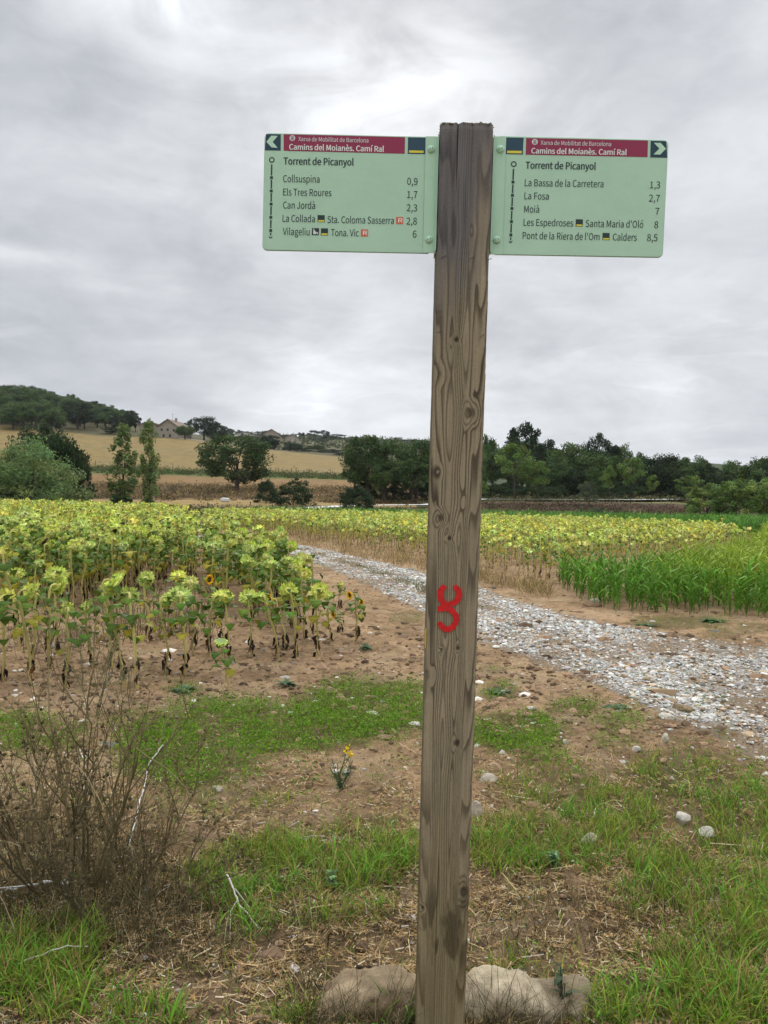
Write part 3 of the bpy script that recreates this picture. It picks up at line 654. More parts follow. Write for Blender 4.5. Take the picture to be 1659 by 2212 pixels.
KNOTS = [(.42, .705, .018, 1), (.72, .857, .034, 2), (.22, 1.080, .026, 2), (.40, 1.123, .016, 1), (.66, 1.570, .026, 1), (.90, 1.905, .040, 2), (.07, 1.945, .014, 1), (.60, .480, .02, 0), (.14, .775, .03, 0), (.16, .98, .02, 0), (.15, 1.42, .026, 0), (.62, 1.36, .016, 1), (.30, 1.365, .009, 1), (.50, 1.985, .02, 0), (.66, 1.045, .016, 0)]
def grain(u, t):
    n = len(u); uu = u + .05 * (fbm(u * 1.6, t * 1.5, 3) - .5) + .007 * (fbm(u * 6, t * 8, 8) - .5)
    f_k = np.zeros(n); kd = np.zeros(n); ring = np.zeros(n)
    for uk, tk, r, typ in KNOTS:
        du = (u - uk) * .11; dt = (t - tk)
        # grain parts round the knot
        e = np.exp(-(du / (r * 1.5)) ** 2 - (dt / (r * 2.6)) ** 2); uu = uu + np.sign(du) * e * .06 * (1 - np.exp(-np.abs(du) / (.3 * r)))
        q = np.sqrt(du ** 2 + (dt * .75) ** 2) / r; k = 1 - ss(.45, 1.1, q)
        f_k += k * (2.2 - q * 2.6) * (1.3 if typ == 2 else .8 if typ == 1 else .35)
        if typ: kd = np.maximum(kd, (1 - ss(.10, .34, q)) * (1.0 if typ == 1 else .8))
    # slope of the ring count across the face: dense in the middle, wide flames to the right, arches to the left
    kk = np.interp(uu, [-1.2, -.1, .16, .26, .34, .58, .66, .74, .86, 1.0, 2.2], [-24, -10, 2, 13, 21, 25, 17, 8, 1, -13, -30])
    grid = np.linspace(-1.3, 2.3, 3000); kg = np.interp(grid, [-1.2, -.1, .16, .26, .34, .58, .66, .74, .86, 1.0, 2.2], [-24, -10, 2, 13, 21, 25, 17, 8, 1, -13, -30])
    g = np.interp(uu, grid, np.cumsum(kg) * (grid[1] - grid[0]))
    rw = ss(.55, .8, u); lw = 1 - ss(.15, .4, u)
    h = -6.5 * t * rw + 5.0 * t * lw + rw * 2.2 * (fbm(u * 1.5 + 3, t * 5, 13) - .5) + lw * 2.6 * (fbm(u * 2.0 + 7, t * 1.8, 23) - .5) + .8 * (fbm(u * 3, t * 2.5, 33) - .5)
    f = g + h + f_k; fr = f - np.floor(f)
    late = ss(.35, .88, fr) * (1 - ss(.90, 1.0, fr))
    tone = .62 + .38 * vn(np.floor(f) * 1.7, np.zeros(n), 71)
    wide = np.clip(1 - np.abs(kk) / 30, 0, 1)
    late = late * tone * (.92 + .08 * wide)
    fib = fbm(u * 60, t * 9, 91, 3)
    early = np.array([.290, .243, .160]); darkc = np.array([.042, .032, .023])
    C = early * (.80 + .4 * (fib - .3))[:, None]
    broad = fbm(u * 2.5, t * 3.5, 101); C = C * (.80 + .42 * broad)[:, None]
    C = C * (1 - late[:, None] * .92) + darkc * late[:, None] * .92
    # weathered grey top
    wt = (1 - ss(.42, .80, t + .30 * (fbm(u * 4, t * 7, 111) - .5) + .16 * rw)) * .85
    grey = np.array([.105, .103, .110]) * (.62 + .85 * fbm(u * 14, t * 9, 121, 5))[:, None] * (1 - .35 * late[:, None])
    C = C * (1 - wt[:, None]) + grey * wt[:, None]
    # damp greenish foot
    ft = ss(1.55, 2.15, t + .25 * (fbm(u * 3, t * 5, 131) - .5)); C = C * (1 - ft[:, None] * .38) + np.array([.15, .115, .035]) * ft[:, None] * .38
    st = ss(.58, .66, fbm(u * 2.2, t * 6, 141)) * ss(1.85, 1.95, t) * (1 - ss(2.05, 2.15, t)); C = C * (1 - .5 * st[:, None])
    C = C * (1 - kd[:, None] * .85) + np.array([.035, .026, .02]) * kd[:, None] * .85
    hgt = -.0009 * (1 - late) * (1 - wt) - .0012 * fib * .5 - .003 * kd
    # the drying crack from the top and finer checks
    def crack(uc, t0, t1, wd, dp):
        c = uc + .02 * (fbm(t * 6, t * 0, 151) - .5); a = (1 - ss(wd * .4, wd, np.abs(u - c))) * ss(t0 - .01, t0 + .01, t) * (1 - ss(t1 - .08, t1, t)); return a * dp
    ck = np.maximum(crack(.335, .2, .42, .011, 1), np.maximum(crack(.47, .5, .75, .006, .4), np.maximum(crack(.78, 1.0, 1.25, .006, .35), crack(.36, 1.62, 2.3, .008, .5))))
    C = C * (1 - .9 * ck[:, None]); hgt = hgt - .004 * ck
    return np.clip(C, .008, 1), hgt
build_signpost()

# ------------------------------------------------------------------ plant builders
def leaf_quads(C, size, rnd, flat=0.0, aspect=1.0):
    """one diamond per centre, tilted at random (flat > 0 leans them to the horizontal)."""
    n = len(C); N = unit(rnd.normal(size=(n, 3)) + np.array([0, 0, flat])); A = unit(np.cross(N, rnd.normal(size=(n, 3)))); B = np.cross(N, A)
    s = np.broadcast_to(np.asarray(size), (n,))[:, None]
    V = np.stack([C - A * s, C - B * s * .55 * aspect + A * s * .1, C + A * s, C + B * s * .55 * aspect + A * s * .1], 1).reshape(-1, 3)
    return V, np.arange(4 * n).reshape(-1, 4)
def rep(col, k): return np.repeat(col, k, axis=0)

def blades(base, h, w, az, lean, curl, col, tipcol=None, seg=3, rnd=rng):
    """curved tapering grass blades, vectorised."""
    n = len(base); t = np.linspace(0, 1, seg + 1)
    D = np.stack([np.cos(az), np.sin(az), np.zeros(n)], 1); S = np.stack([-np.sin(az), np.cos(az), np.zeros(n)], 1)
    rot = rnd.uniform(0, math.pi, n); S = S * np.cos(rot)[:, None] + D * np.sin(rot)[:, None] * .8
    ang = lean[:, None] + curl[:, None] * t[None]; st = h[:, None] / seg
    dx = np.concatenate([np.zeros((n, 1)), np.cumsum(np.sin(ang[:, :-1]) * st, 1)], 1); dz = np.concatenate([np.zeros((n, 1)), np.cumsum(np.cos(ang[:, :-1]) * st, 1)], 1)
    P = base[:, None] + D[:, None] * dx[..., None]; P[..., 2] += dz
    ww = (w[:, None] * np.minimum(1, .55 + 1.6 * t * (1 - t)) * (1 - t ** 3 * .92)[None]) / 2
    V = np.stack([P - S[:, None] * ww[..., None], P + S[:, None] * ww[..., None]], 2).reshape(n, -1, 3)
    k = V.shape[1]; i = np.arange(n)[:, None] * k; q = np.concatenate([i + 2 * s_ + np.array([[0, 1, 3, 2]]) for s_ in range(seg)], 0)
    tc = col if tipcol is None else tipcol
    C = col[:, None] * (1 - t)[None, :, None] + tc[:, None] * t[None, :, None]
    return V.reshape(-1, 3), q, np.repeat(C, 2, 1).reshape(-1, 3)

def sampled(n, pymin, pymax, pxmin, pxmax, dens, rnd):
    """ground points, uniform over the viewed ground in log distance, kept by a density function of where they lie."""
    px = rnd.uniform(pxmin, pxmax, n); py = rnd.uniform(pymin, pymax, n)
    keep = rnd.random(n) < dens(px, py); px, py = px[keep], py[keep]
    G = np.array([gp(a, b) for a, b in zip(px, py)]); G[:, 2] = terrain(G[:, 0], G[:, 1])
    return G, px, py

# ---- sunflowers
Y_HEAD = np.array([.62, .61, .17]); G_LEAF = np.array([.072, .130, .018]); Y_LEAF = np.array([.42, .33, .04]); K_LEAF = np.array([.022, .017, .013]); STEM = np.array([.58, .54, .19])
def heart_leaf(mb, base, dirv, L, W, droop, col, rnd, seg=5):
    """a heart-shaped leaf on a bending midrib, folded a little along it."""
    d = unit(np.array(dirv, float)); side = unit(np.cross(d, [0, 0, 1.0]) + 1e-6); t = np.linspace(0, 1, seg + 1)
    prof = np.interp(t, [0, .12, .32, .6, .85, 1], [.35, .85, 1, .72, .28, .02]) * W / 2
    ang = np.arcsin(np.clip(d[2], -1, 1)) - droop * t; hor = unit(np.array([d[0], d[1], 0]))
    st = L / seg; P = np.zeros((seg + 1, 3)); P[0] = base
    for i in range(seg): P[i + 1] = P[i] + (hor * math.cos(ang[i]) + np.array([0, 0, math.sin(ang[i])])) * st
    up = np.stack([-hor[0] * np.sin(ang), -hor[1] * np.sin(ang), np.cos(ang)], 1); wav = rnd.uniform(-.25, .25, (2, seg + 1))
    Lf = P - side * prof[:, None] + up * (prof * (.05 + wav[0]))[:, None]; Rt = P + side * prof[:, None] + up * (prof * (.05 + wav[1]))[:, None]
    V = np.concatenate([Lf, P, Rt]); n = seg + 1; i = np.arange(seg)
    Cc = np.tile(col, (3 * n, 1)) * rnd.uniform(.85, 1.15, (3 * n, 1)); Cc[n:2 * n] *= 1.25
    mb.add(V, np.concatenate([np.stack([i, i + n, i + n + 1, i + 1], 1), np.stack([i + n, i + 2 * n, i + 2 * n + 1, i + n + 1], 1)]), Cc)

def sunflower(h, lean, R, rnd, nod=None, style='old', lod=0):
    """returns stem, flower_head, foliage, withered_leaves as MBs, foot at the origin; lean = (dx, dy) of the top."""
    st, hd, fo, wi = MB(), MB(), MB(), MB(); sides = 6 if lod == 0 else 3
    nodaz = rnd.normal(math.pi / 2 - .1, .5) if nod is None else nod[0]; nod_el = (-.72 + rnd.normal() * .30) if nod is None else nod[1]
    n = np.array([math.cos(nodaz) * math.cos(nod_el), math.sin(nodaz) * math.cos(nod_el), math.sin(nod_el)])      # the way the face looks
    top = np.array([lean[0], lean[1], h]); hk = .09 * min(1, h / .8)
    t = np.linspace(0, 1, 7 if lod == 0 else 3)
    P = np.stack([lean[0] * t ** 1.3, lean[1] * t ** 1.3, (h - hk * .4) * t], 1); P[1:-1, :2] += rnd.normal(size=(len(t) - 2, 2)) * .008
    hor = np.array([n[0], n[1], 0])
    neck = [P[-1] + np.array([0, 0, hk * .35]) + hor * hk * .25, P[-1] + np.array([0, 0, hk * .42]) + hor * hk * .7, P[-1] + np.array([0, 0, hk * .25]) + hor * hk * 1.1]
    if style == 'young': neck = [P[-1] + np.array([0, 0, hk * .5])]
    Q = np.concatenate([P, np.array(neck)]); rr = np.interp(np.linspace(0, 1, len(Q)), [0, .6, 1], [.0135, .0115, .009]) * (h / .85) ** .5
    V, Fq = tube(Q, rr, sides); g = np.clip(V[:, 2:3] / h, 0, 1); sc = STEM * rnd.uniform(.8, 1.2); lowc = np.array([.46, .35, .15]) * rnd.uniform(.6, 1.2)
    st.add(V, Fq, lowc * (1 - ss(.0, .55, g)) + sc * ss(.0, .55, g))
    c = Q[-1]; a_ = unit(np.cross(n, [0.2, .1, 1.0])); b_ = np.cross(n, a_)
    # receptacle: a shallow dome of pale green, seen from behind
    k = 14 if lod == 0 else 7; prof = [(.12, -.34), (.55, -.28), (.92, -.10), (1.0, .06), (.9, .14)] if lod == 0 else [(.2, -.34), (.95, -.08), (.9, .14)]
    an = np.arange(k) * 2 * math.pi / k; V = []
    hc = Y_HEAD * rnd.uniform(.8, 1.2) * np.array([rnd.uniform(.85, 1.1), 1, rnd.uniform(.7, 1.3)])
    for r_, z_ in prof: V.append(c + n * (R * (z_ + .34)) + (a_[None] * np.cos(an)[:, None] + b_[None] * np.sin(an)[:, None]) * R * r_ * (1 + .07 * rnd.normal(size=(k, 1))))
    V = np.concatenate(V); m_ = len(prof); i = np.arange(m_ - 1)[:, None] * k; j = np.arange(k)[None]; kk = (j + 1) % k
    hd.add(V, np.stack([i + j, i + kk, i + k + kk, i + k + j], -1).reshape(-1, 4), np.repeat(np.array([hc * 1.25, hc * 1.15, hc * 1.05, hc * .9, hc * .7])[:m_], k, 0) * rnd.uniform(.85, 1.15, (m_ * k, 1)))
    # the seed face
    f0 = len(V) - k; face = {'bloom': np.array([.09, .05, .015]), 'young': np.array([.22, .30, .10])}.get(style, np.array([.055, .038, .018]))
    V2 = np.concatenate([V[f0:] + n * R * .02, (c + n * R * .42)[None]]); hd.add(V2, np.stack([np.arange(k), (np.arange(k) + 1) % k, np.full(k, k)], 1), face)
    # bracts: two rings of pointed green leaflets curling back
    nb = (20 if lod == 0 else 7)
    for ring in range(3 if lod == 0 else 2):
        for q in range(nb):
            a = (q + .5 * ring + rnd.uniform(-.3, .3)) * 2 * math.pi / nb; rad = a_ * math.cos(a) + b_ * math.sin(a); tan = np.cross(n, rad)
            r0_ = R * (.93, .70, .42)[ring]; l = R * rnd.uniform(.30, .58) * (1.3 if lod else 1); w = R * rnd.uniform(.13, .20) * (1.7 if lod else 1); z0 = R * (.28, .12, .01)[ring]
            back = rnd.uniform(-.5, .25) - .35 * (ring > 0); p0 = c + n * z0 + rad * r0_; p1 = p0 + unit(rad + n * back) * l * .55; p2 = p1 + unit(rad * .8 + n * (back * 2 - .3)) * l * .5
            hd.add(np.array([p0 - tan * w, p0 + tan * w, p1 + tan * w * .8, p1 - tan * w * .8, p2]), [np.array([[0, 1, 2, 3]]), np.array([[3, 2, 4]])], hc * rnd.uniform(.5, 1.2) * np.array([.88, 1.0, .8]))
    if style == 'bloom':
        for q in range(26):
            a = q * 2 * math.pi / 26 + rnd.uniform(-.1, .1); rad = a_ * math.cos(a) + b_ * math.sin(a); tan = np.cross(n, rad); l = R * rnd.uniform(.7, 1.0); p0 = c + n * R * .42 + rad * R * .85
            p1 = p0 + rad * l * .5 + n * .01; p2 = p0 + rad * l + n * rnd.uniform(-.02, .02)
            hd.add(np.array([p0 - tan * .006, p0 + tan * .006, p1 + tan * .012, p1 - tan * .012, p2]), [np.array([[0, 1, 2, 3]]), np.array([[3, 2, 4]])], np.array([.75, .42, .01]) * rnd.uniform(.8, 1.1))
    # leaves
    nl = {0: 12, 1: 6, 2: 4}[lod]; ph = rnd.uniform(0, 6.28)
    for q in range(nl):
        f = rnd.uniform(.98, 1.02) * (1 - .58 * (q / max(1, nl - 1)) ** 1.05); ph += 2.4 + rnd.normal() * .3; f = 1 - (1 - f) * .88
        p = np.array([np.interp(f * h, Q[:, 2], Q[:, k2]) if f * h < Q[:, 2].max() else Q[-2, k2] for k2 in range(3)]); p[2] = min(f * h, Q[:, 2].max())
        size = np.interp(f, [.35, .6, .85, 1], [.11, .155, .14, .085]) * rnd.uniform(.7, 1.2) * (h / .85) ** .6 * (1.35 if lod else 1)
        d = np.array([math.cos(ph), math.sin(ph), rnd.uniform(.0, .5)]); q0 = p + unit(d) * size * .45 * (0 if lod else 1)
        col = G_LEAF * rnd.uniform(.7, 1.35) * np.array([rnd.uniform(.85, 1.25), 1, 1]); yl = rnd.random()
        if f < .66 and yl < .42: col = col * .35 + Y_LEAF * rnd.uniform(.6, 1.1) * .65
        elif f < .72 and yl < .15: col = col * .5 + Y_LEAF * .5
        if lod == 0:
            V, Fq = tube([p, (p + q0) / 2 + np.array([0, 0, .01]), q0], .0028, 3); fo.add(V, Fq, STEM * .5)
        heart_leaf(fo, q0, d, size, size * .95, rnd.uniform(1.7, 2.4), col, rnd, 5 if lod == 0 else 2)
    if style != 'young':
        for q in range({0: 8, 1: 3, 2: 2}[lod]):
            f = rnd.uniform(.06, .42); a = rnd.uniform(0, 6.28); p = np.array([np.interp(f * h, P[:, 2], P[:, k2]) for k2 in range(3)])
            l = rnd.uniform(.05, .12); d = np.array([math.cos(a), math.sin(a), 0]) * .12 + np.array([0, 0, -1.0]); s_ = unit(np.cross(d, [math.sin(a), math.cos(a), .3])); ww = rnd.uniform(.006, .016)
            T3 = np.linspace(0, 1, 4)[:, None]; ce = p + np.array([math.cos(a), math.sin(a), 0]) * .016 + d * T3 * l + rnd.normal(size=(4, 3)) * .007; w3 = np.array([.3, 1, .8, .1])[:, None] * ww
            V = np.concatenate([ce - s_ * w3, ce + s_ * w3 + rnd.normal(size=(4, 3)) * .006]); i = np.arange(3)
            wi.add(V, np.stack([i, i + 4, i + 5, i + 1], 1), K_LEAF * rnd.uniform(.6, 2.0) * (np.array([3.5, 2.2, .8]) if rnd.random() < .15 else 1))
    return {'stem': st, 'flower_head': hd, 'foliage': fo, 'withered_leaves': wi}

z6 = lambda a, b: ((a / 1.8433) / 1.6492, (1800 + b / 1.8433) / 1.6492)
z7 = lambda a, b: ((600 + a / 1.659) / 1.6492, (1800 + b / 1.659) / 1.6492)
# front-row plants: (zoom, foot, head, head radius, style, label)
FRONT = [
 (z6, (22, 1160), (14, 600), .070, 'old', 'pale sunflower on a bare stem at the left picture edge, front row'),
 (z6, (205, 1180), (130, 555), .085, 'old', 'tall front-row sunflower with a whitish stem bent over to the left'),
 (z6, (212, 1100), (237, 560), .060, 'old', 'upright smaller sunflower crossing the whitish bent stem of its neighbour'),
 (z6, (325, 1075), (318, 525), .075, 'old', 'front-row sunflower with brown-edged yellow leaves below its pale head'),
 (z6, (372, 960), (352, 440), .092, 'old', 'large spiny pale sunflower head standing higher than those around it'),
 (z6, (430, 1190), (452, 680), .048, 'old', 'short sunflower with a small green head between taller front plants'),
 (z6, (607, 1075), (548, 670), .052, 'old', 'low sunflower with a lumpy yellow-green head beside the long leaning stem'),
 (z6, (815, 1210), (668, 490), .088, 'old', 'sunflower on a long thick yellow stem leaning far to the left'),
 (z6, (745, 1085), (650, 565), .065, 'old', 'sunflower right behind the long leaning stem, pale head turned left'),
 (z6, (905, 1210), (845, 585), .072, 'old', 'front-row sunflower with a straight stem and one hanging yellow leaf'),
 (z6, (985, 890), (938, 480), .075, 'old', 'sunflower set back alone before the bare gap in the rows'),
 (z6, (1100, 1100), (1058, 605), .062, 'old', 'slim sunflower with black withered leaves along its lower stem'),
 (z6, (1215, 1105), (1195, 570), .082, 'old', 'straight pale-stemmed sunflower with broad dark leaves near the young one'),
 (z6, (1270, 990), (1240, 500), .060, 'old', 'sunflower close behind the straight pale-stemmed one'),
 (z6, (1135, 860), (1165, 450), .070, 'old', 'sunflower with a forward-tipped head left of the yellow-petalled bloom'),
 (z6, (1365, 990), (1395, 610), .058, 'old', 'small-headed sunflower on a thin slanting stem near the field corner'),
 (z6, (1505, 1225), (1455, 905), .045, 'young', 'small young sunflower with round dark green leaves standing nearest the grass'),
 (z6, (1510, 985), (1470, 585), .088, 'old', 'bushy sunflower with a big yellow leaf directly behind the young one'),
 (z7, (495, 895), (475, 535), .075, 'old', 'sunflower with a single yellow leaf right of the bushy one'),
 (z7, (655, 895), (572, 530), .058, 'old', 'sunflower leaning left on a thin stem in the field corner'),
 (z7, (760, 905), (722, 495), .080, 'old', 'stocky corner sunflower with big heart-shaped green leaves'),
 (z7, (882, 898), (872, 500), .082, 'old', 'outermost corner sunflower with a leaf fringed yellow, beside bare soil'),
 (z7, (955, 800), (935, 530), .050, 'old', 'short sunflower at the edge of the bare soil corner'),
 (z7, (800, 800), (790, 400), .062, 'old', 'sunflower behind the stocky corner pair'),
 (z7, (700, 840), (640, 552), .036, 'bloom', 'sunflower still in bloom with bright yellow petals at the field corner'),
 (z7, (330, 790), (210, 425), .034, 'bloom', 'blooming sunflower with yellow petals on a bent stem inside the rows'),
 (z7, (1112, 805), (1105, 525), .027, 'bloom', 'tiny yellow-petalled sunflower alone on bare soil beside the track, the taller one'),
 (z7, (1140, 660), (1128, 568), .027, 'bloom', 'tiny yellow-petalled sunflower low beside the track'),
 (z7, (1015, 745), (992, 640), .030, 'bloom', 'smallest yellow bud near the field corner'),
 (z7, (1015, 610), (1005, 465), .045, 'old', 'lone thin sunflower on the track side of the left field'),
 (z6, (105, 870), (108, 435), .070, 'old', 'darker yellow sunflower head at the left, second row'),
 (z6, (130, 960), (20, 300), .070, 'old', 'tall second-row sunflower near the left picture edge'),
]
def build_front_sunflowers():
    xy = []
    for q, (zm, ft, hd, R, style, label) in enumerate(FRONT):
        rnd = np.random.default_rng(100 + q)
        g = gp(*zm(*ft)); g[2] = float(terrain(g[0], g[1]))
        d = ray(*zm(*hd)); top = CO + d * (g[1] / d[1]); h = max(.18, top[2] - g[2]); lean = (top[0] - g[0], rnd.normal() * .03)
        nod = None
        if style == 'bloom': nod = (rnd.uniform(-.75, -.3) if q % 2 else rnd.uniform(-2.8, -2.4), .0)
        if style == 'young': nod = (-1.2, 1.25)
        parts = sunflower(h, lean, R, rnd, nod, style)
        o = empty('sunflower', g, label, 'sunflower', 'sunflowers in the left field')
        for nm, mb in parts.items():
            if mb.n: mb.obj(nm, M_plant if nm != 'withered_leaves' else M_dry, o)
        xy.append(g[:2])
    return np.array(xy)

# field outlines on the ground, walked in the photo
def inside(P, poly):
    x, y = P[:, 0], P[:, 1]; c = np.zeros(len(P), bool); n = len(poly)
    for i in range(n):
        (x1, y1), (x2, y2) = poly[i], poly[i - 1]
        k = ((y1 > y) != (y2 > y)); c ^= k & (x < (x2 - x1) * (y - y1) / (y2 - y1 + 1e-12) + x1)
    return c
LF = [(-500, 1350), (0, 1328), (200, 1318), (300, 1300), (420, 1300), (520, 1345), (640, 1385), (690, 1385), (668, 1355), (622, 1296), (572, 1238), (515, 1212), (450, 1178), (415, 1150), (380, 1125), (200, 1110), (0, 1105), (-500, 1096)]
RF = [(440, 1142), (560, 1150), (640, 1163), (760, 1180), (900, 1205), (1000, 1222), (1120, 1240), (1200, 1262), (1260, 1240), (1330, 1225), (1450, 1212), (1560, 1200), (1640, 1186), (1560, 1160), (1300, 1144), (1040, 1133), (800, 1124), (520, 1121), (430, 1128)]
LFg = [tuple(gp(*p)[:2]) for p in LF]; RFg = [tuple(gp(*p)[:2]) for p in RF]
def rows(poly, dirv, spacing, step, rnd, jx=.05, miss=.06):
    P = np.array(poly); d = unit(np.array(dirv, float)); nrm = np.array([d[1], -d[0]]); a = P @ d; b = P @ nrm; out = []
    for r_ in np.arange(b.min(), b.max(), spacing):
        t = np.arange(a.min() + rnd.uniform(0, step), a.max(), step); t = t + rnd.normal(size=len(t)) * step * .22
        q = d[None] * t[:, None] + nrm[None] * (r_ + rnd.normal(size=len(t)) * jx)[:, None]; out.append(q)
    Q = np.concatenate(out); Q = Q[inside(Q, poly)]
    return Q[rnd.random(len(Q)) > miss]

def build_fields():
    rnd = np.random.default_rng(5)
    front = build_front_sunflowers()
    L = rows(LFg, np.array(gp(400, 1128)[:2]) - np.array(gp(330, 1300)[:2]), .46, .225, rnd, .07)
    # the bare, weedy gap behind the first row
    px, py = proj(np.concatenate([L, np.zeros((len(L), 1))], 1))
    gap = ((px - 360) / 110) ** 2 + ((py - 1335) / 55) ** 2 < 1
    L = L[~gap]
    dmin = np.min(((L[:, None] - front[None]) ** 2).sum(-1), 1); L = L[dmin > .2 ** 2]
    R = rows(RFg, (1.0, .42), .55, .23, rnd, .06, .04)
    vis = lambda Q: (lambda px: (px > -60) & (px < 1720))(proj(np.concatenate([Q, np.zeros((len(Q), 1))], 1))[0])
    L, R = L[vis(L)], R[vis(R)]
    R = R[(~((lambda pp: (pp[0] > 1330) & (rnd.random(len(R)) < ss(1480, 1660, pp[0]) * .8))(proj(np.concatenate([R, np.zeros((len(R), 1))], 1)))))]
    allp = np.concatenate([np.c_[L, np.zeros(len(L))], np.c_[R, np.ones(len(R))]]); order = np.argsort(allp[:, 1]); allp = allp[order]
    n_ind = 268
    protos = []
    for q in range(12):
        rr = np.random.default_rng(300 + q); h = .84 * rr.uniform(.88, 1.1)
        pr = sunflower(h, rr.normal(size=2) * .05, rr.uniform(.058, .085), rr, None, 'old', 0)
        protos.append({k: mb.mesh(k, M_plant if k != 'withered_leaves' else M_dry) for k, mb in pr.items() if mb.n})
    for q in range(min(n_ind, len(allp))):
        x, y, fld = allp[q]; z = float(terrain(x, y)); s = np.clip(rnd.normal(.98, .11), .7, 1.25) * (1 if fld == 0 else .82)
        if fld == 0: lab, grp = 'drooping seed-heavy sunflower in the crowded rows of the left field', 'sunflowers in the left field'
        else: lab, grp = 'drooping sunflower at the near edge of the right field across the track', 'sunflowers in the right field'
        o = empty('sunflower', (x, y, z - .01), lab, 'sunflower', grp, rnd.normal() * .5, (s, s, s))
        for k, me in protos[q % 12].items(): link(k, me, o)
    # the rest of each field as one mass
    lods = []
    for lod, cnt in ((1, 14), (2, 14)):
        lst = []
        for q in range(cnt):
            rr = np.random.default_rng(500 + q + 50 * lod); pr = sunflower(.84 * rr.uniform(.88, 1.1), rr.normal(size=2) * .05, rr.uniform(.062, .09), rr, None, 'old', lod)
            m = MB()
            for k in ('stem', 'flower_head', 'foliage', 'withered_leaves'):
                V, q4, t3, C = pr[k].arrays()
                if len(V): m.add(V, [q4, t3], C)
            lst.append(m.arrays())
        lods.append(lst)
    for fld, nm in ((0, 'sunflower_field'), (1, 'sunflower_field')):
        mb = MB(); Q = allp[n_ind:]; Q = Q[Q[:, 2] == fld]
        for x, y, _ in Q:
            lst = lods[0 if y < 17 else 1]; V, q4, t3, C = lst[rnd.integers(len(lst))]; a = rnd.normal() * .5; s = np.clip(rnd.normal(.98, .11), .7, 1.25) * (1 if fld == 0 else .84)
            ca, sa = math.cos(a) * s, math.sin(a) * s; z = float(terrain(x, y))
            W = np.stack([x + V[:, 0] * ca - V[:, 1] * sa, y + V[:, 0] * sa + V[:, 1] * ca, z - .01 + V[:, 2] * s], 1)
            mb.add(W, [q4, t3], C * rnd.uniform(.75, 1.2) * np.array([rnd.uniform(.9, 1.15), 1, rnd.uniform(.7, 1.1)]))
        o = mb.obj(nm, M_plant); tag(o, 'massed drooping sunflowers filling the %s field' % ('left' if fld == 0 else 'right'), 'sunflower field', None, 'stuff')
    print('sunflowers', len(allp))
build_fields()

# ---- tall green crop (sorghum) right of the sunflowers, and the strip behind them
CROP = [(1200, 1262), (1250, 1295), (1330, 1318), (1440, 1325), (1560, 1330), (1800, 1345), (1800, 1150), (1660, 1158), (1645, 1200), (1560, 1232), (1450, 1252), (1330, 1262), (1265, 1262), (1215, 1250)]
CROPg = [tuple(gp(*p)[:2]) for p in CROP]
STRIP = [(540, 1118), (800, 1122), (1040, 1130), (1300, 1141), (1560, 1156), (1800, 1165), (1800, 1142), (1560, 1136), (1300, 1126), (1040, 1118), (800, 1112), (560, 1110)]
STRIPg = [tuple(gp(*p)[:2]) for p in STRIP]
def crop_plant(h, rnd, col, nl=7, seg=5):
    m = MB(); t = np.linspace(0, 1, 4); ln = rnd.normal(size=2) * .05 * h
    P = np.stack([ln[0] * t, ln[1] * t, h * .72 * t], 1); V, Fq = tube(P, np.linspace(.007, .003, 4), 4); m.add(V, Fq, col * np.array([1.2, 1.05, .9]))
    a0 = rnd.uniform(0, 6.28); n = nl; f = np.linspace(.12, 1.0, n)
    base = np.stack([np.interp(f, t, P[:, 0]), np.interp(f, t, P[:, 1]), np.interp(f, t, P[:, 2])], 1); az = a0 + np.arange(n) * math.pi + rnd.normal(size=n) * .5
    hh = h * rnd.uniform(.45, .72, n); w = rnd.uniform(.022, .046, n); lean = rnd.uniform(.2, .7, n); curl = rnd.uniform(1.0, 2.9, n); hh = hh * 1.15
    c = col * rnd.uniform(.7, 1.35, (n, 1)); V, q, C = blades(base, hh, w, az, lean, curl, c, c * np.array([1.3, 1.15, .8]), seg, rnd); m.add(V, q, C)
    return m
